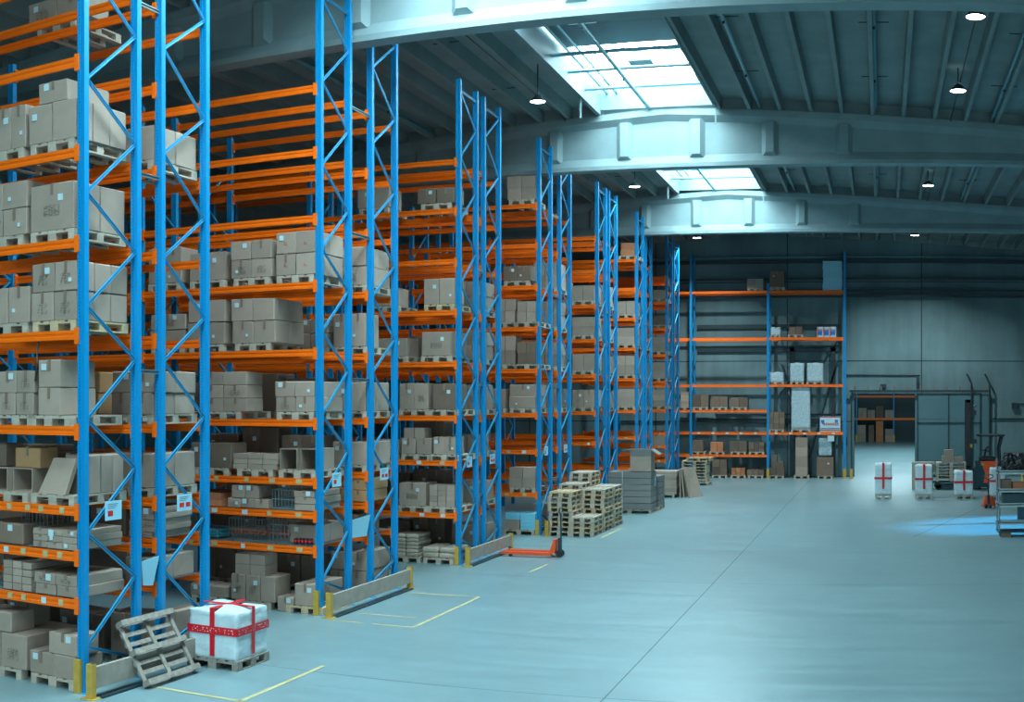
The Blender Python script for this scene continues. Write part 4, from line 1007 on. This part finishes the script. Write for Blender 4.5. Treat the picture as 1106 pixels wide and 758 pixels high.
for a, b, zz, w, hh in ((3.0, 53.3, 0, .55, .3), (3.5, 53.3, 0, .4, .25), (3.05, 53.3, .3, .42, .28)):
    carton(a, b, .37+.1452*6+zz, w, .4, hh, {3.0: 'wide grey carton on the reach truck pallets', 3.5: 'small grey carton on the reach truck pallets by the mast', 3.05: 'top grey carton on the reach truck pallets'}[a], 'cartons on the reach truck', 'card', 0, 1)

# steel shelf cart at the picture's edge
sc_ = empty('shelf_cart', (3.45, 34.3, 0), 'steel shelf cart with four shelves at the aisle side', 'cart')
for x in (0, 1.6):
    for y in (0, .7):
        MB().tube((x, y, .16), (x, y, 2.3 if y else 2.1), .028, 8).build('upright', 'galv', sc_)
for z in (.42, .95, 1.38, 1.92): MB().box(-.03, 1.63, -.03, .73, z, z+.03).box(-.03, 1.63, -.03, -.01, z-.05, z+.06).box(-.03, -.01, -.03, .73, z-.05, z+.06).build('shelf', 'galv', sc_)
MB().box(.05, .35, .0, .6, .0, .14).build('base_block', 'cardd', sc_); MB().box(1.2, 1.5, .0, .6, 0, .14).build('base_block', 'cardd', sc_)
MB().box(-.03, 1.63, -.03, .73, .14, .18).build('base_frame', 'darkt', sc_)
me = MB().box(-.36, .42, -.28, .28, 0, .5).mesh('black_bag', 'black')
bm = bmesh.new(); bm.from_mesh(me); bmesh.ops.subdivide_edges(bm, edges=bm.edges[:], cuts=7, use_grid_fill=True)
for v in bm.verts:
    c = v.co; k = 1-.38*max(0, c.z/.5)**2*(1 if c.x > 0 else .6); c.x *= k; c.y *= k; c.x += .03*math.sin(c.z*31+c.y*19); c.y += .03*math.sin(c.z*23+c.x*29); c.z += .05*math.sin(c.x*15+c.y*11)*(c.z/.5)
bm.to_mesh(me); bm.free(); o = ob('black_bag', me, None, (3.45+.48, 34.65, 1.951)); tag(o, 'crumpled black plastic bag on top of the steel shelf cart', 'bag')
carton(3.66, 34.4, 1.412, .34, .4, .3, 'upright brown carton on the steel shelf cart', 'things on the cart', 'cardd', 0, 1)
carton(4.02, 34.35, 1.412, .34, .4, .22, 'low brown carton on the steel shelf cart', 'things on the cart', 'cardo', 0, 1)
o = empty('blue_bin', (4.36, 34.4, 1.412), 'blue plastic bin on the steel shelf cart', 'bin')
MB().hexa([(-.12, 0, 0), (.12, 0, 0), (.12, .35, 0), (-.12, .35, 0), (-.15, -.03, .38), (.15, -.03, .38), (.15, .38, .38), (-.15, .38, .38)]).build('bin_body', 'bluep', o); MB().box(-.17, .17, -.05, .4, .36, .4).build('rim', 'bluep', o)
o = ob('dark_crate', carton_mesh(1.36, .6, .32, 'darkm', 1), None, (4.25, 34.36, .985)); tag(o, 'long dark crate on the second shelf of the steel cart', 'crate')
t = empty('yellow_drum', (4.72, 38.5, 0), 'yellow machine part behind the black bag', 'machine'); MB().lathe([(0, 0), (.25, 0), (.25, 1.0), (.1, 1.05)], n=16).build('pedestal', 'darkt', t)
MB().tube((-.3, 0, 2.12), (.3, 0, 2.12), .16, 14).tube((0, 0, 1.0), (0, 0, 1.9), .12, 12).build('yellow_head', 'yellow', t)

# floor marking lines and slab joints
mk = MB()
def line(x0, y0, x1, y1, w=.07, z=.004):
    a = Vector((x0, y0, 0)); b = Vector((x1, y1, 0)); d = (b-a).normalized(); n = Vector((-d.y, d.x, 0))*w/2
    k = len(mk.v); mk.v += [(p.x, p.y, z) for p in (a-n, a+n, b+n, b-n)]; mk.f.append((k, k+1, k+2, k+3))
line(-8.15, 12.9, -8.15, 15.7); line(-8.15, 13.3, -9.7, 13.3); line(-8.1, 19.0, -8.1, 22.5); line(-8.1, 22.5, -9.6, 22.5); line(-8.1, 19.05, -8.9, 19.05); line(-9.1, 19.05, -9.7, 19.05)
line(-8.15, 26.2, -8.15, 27.6); line(-8.2, 33.3, -8.2, 36.2); line(-8.4, 19.9, -9.6, 19.9)
o = mk.build('floor_trim', 'stripe'); o.name = 'trim_4'; o['kind'] = 'structure'
mk = MB()
for x in (-3.72,): line(x, -21, x, 62, .02, .0025)
for y in (10, 15.3, 25.5, 31, 41.5, 48): line(-33, y, 16, y, .015, .0025)
line(.9, 34.5, 3.5, 43.5, .03, .0025)
o = mk.build('floor_joints', 'joint'); o.name = 'trim_5'; o['kind'] = 'structure'

# ------------------------------------------------------------------ cartons: the largest as objects, the far rest as one
CART.sort(key=lambda a: -a[0])
NIND = 300
for i, a in enumerate(CART[:NIND]): make_carton(a, i)
rest = MB(); mi = []
for a in CART[NIND:]:
    px, x, y, z, w, d, h = a[:7]; rest.box(x-w/2+.008, x+w/2-.008, y, y+d-.01, z, z+h-.006)
    mi += [{'cardd': 1, 'cardo': 2}.get(a[9], 0)]*6
if rest.v:
    me = rest.mesh('cartons', 'cardi', False); me.materials.append(M['cardid']); me.materials.append(M['cardio'])
    for p, q in zip(me.polygons, mi): p.material_index = q
    bm = bmesh.new(); bm.from_mesh(me); bmesh.ops.recalc_face_normals(bm, faces=bm.faces); bm.to_mesh(me); bm.free()
    tag(ob('cartons', me), 'the many small distant cartons on the far racks', 'cartons', kind='stuff')
print('CARTONS', len(CART))
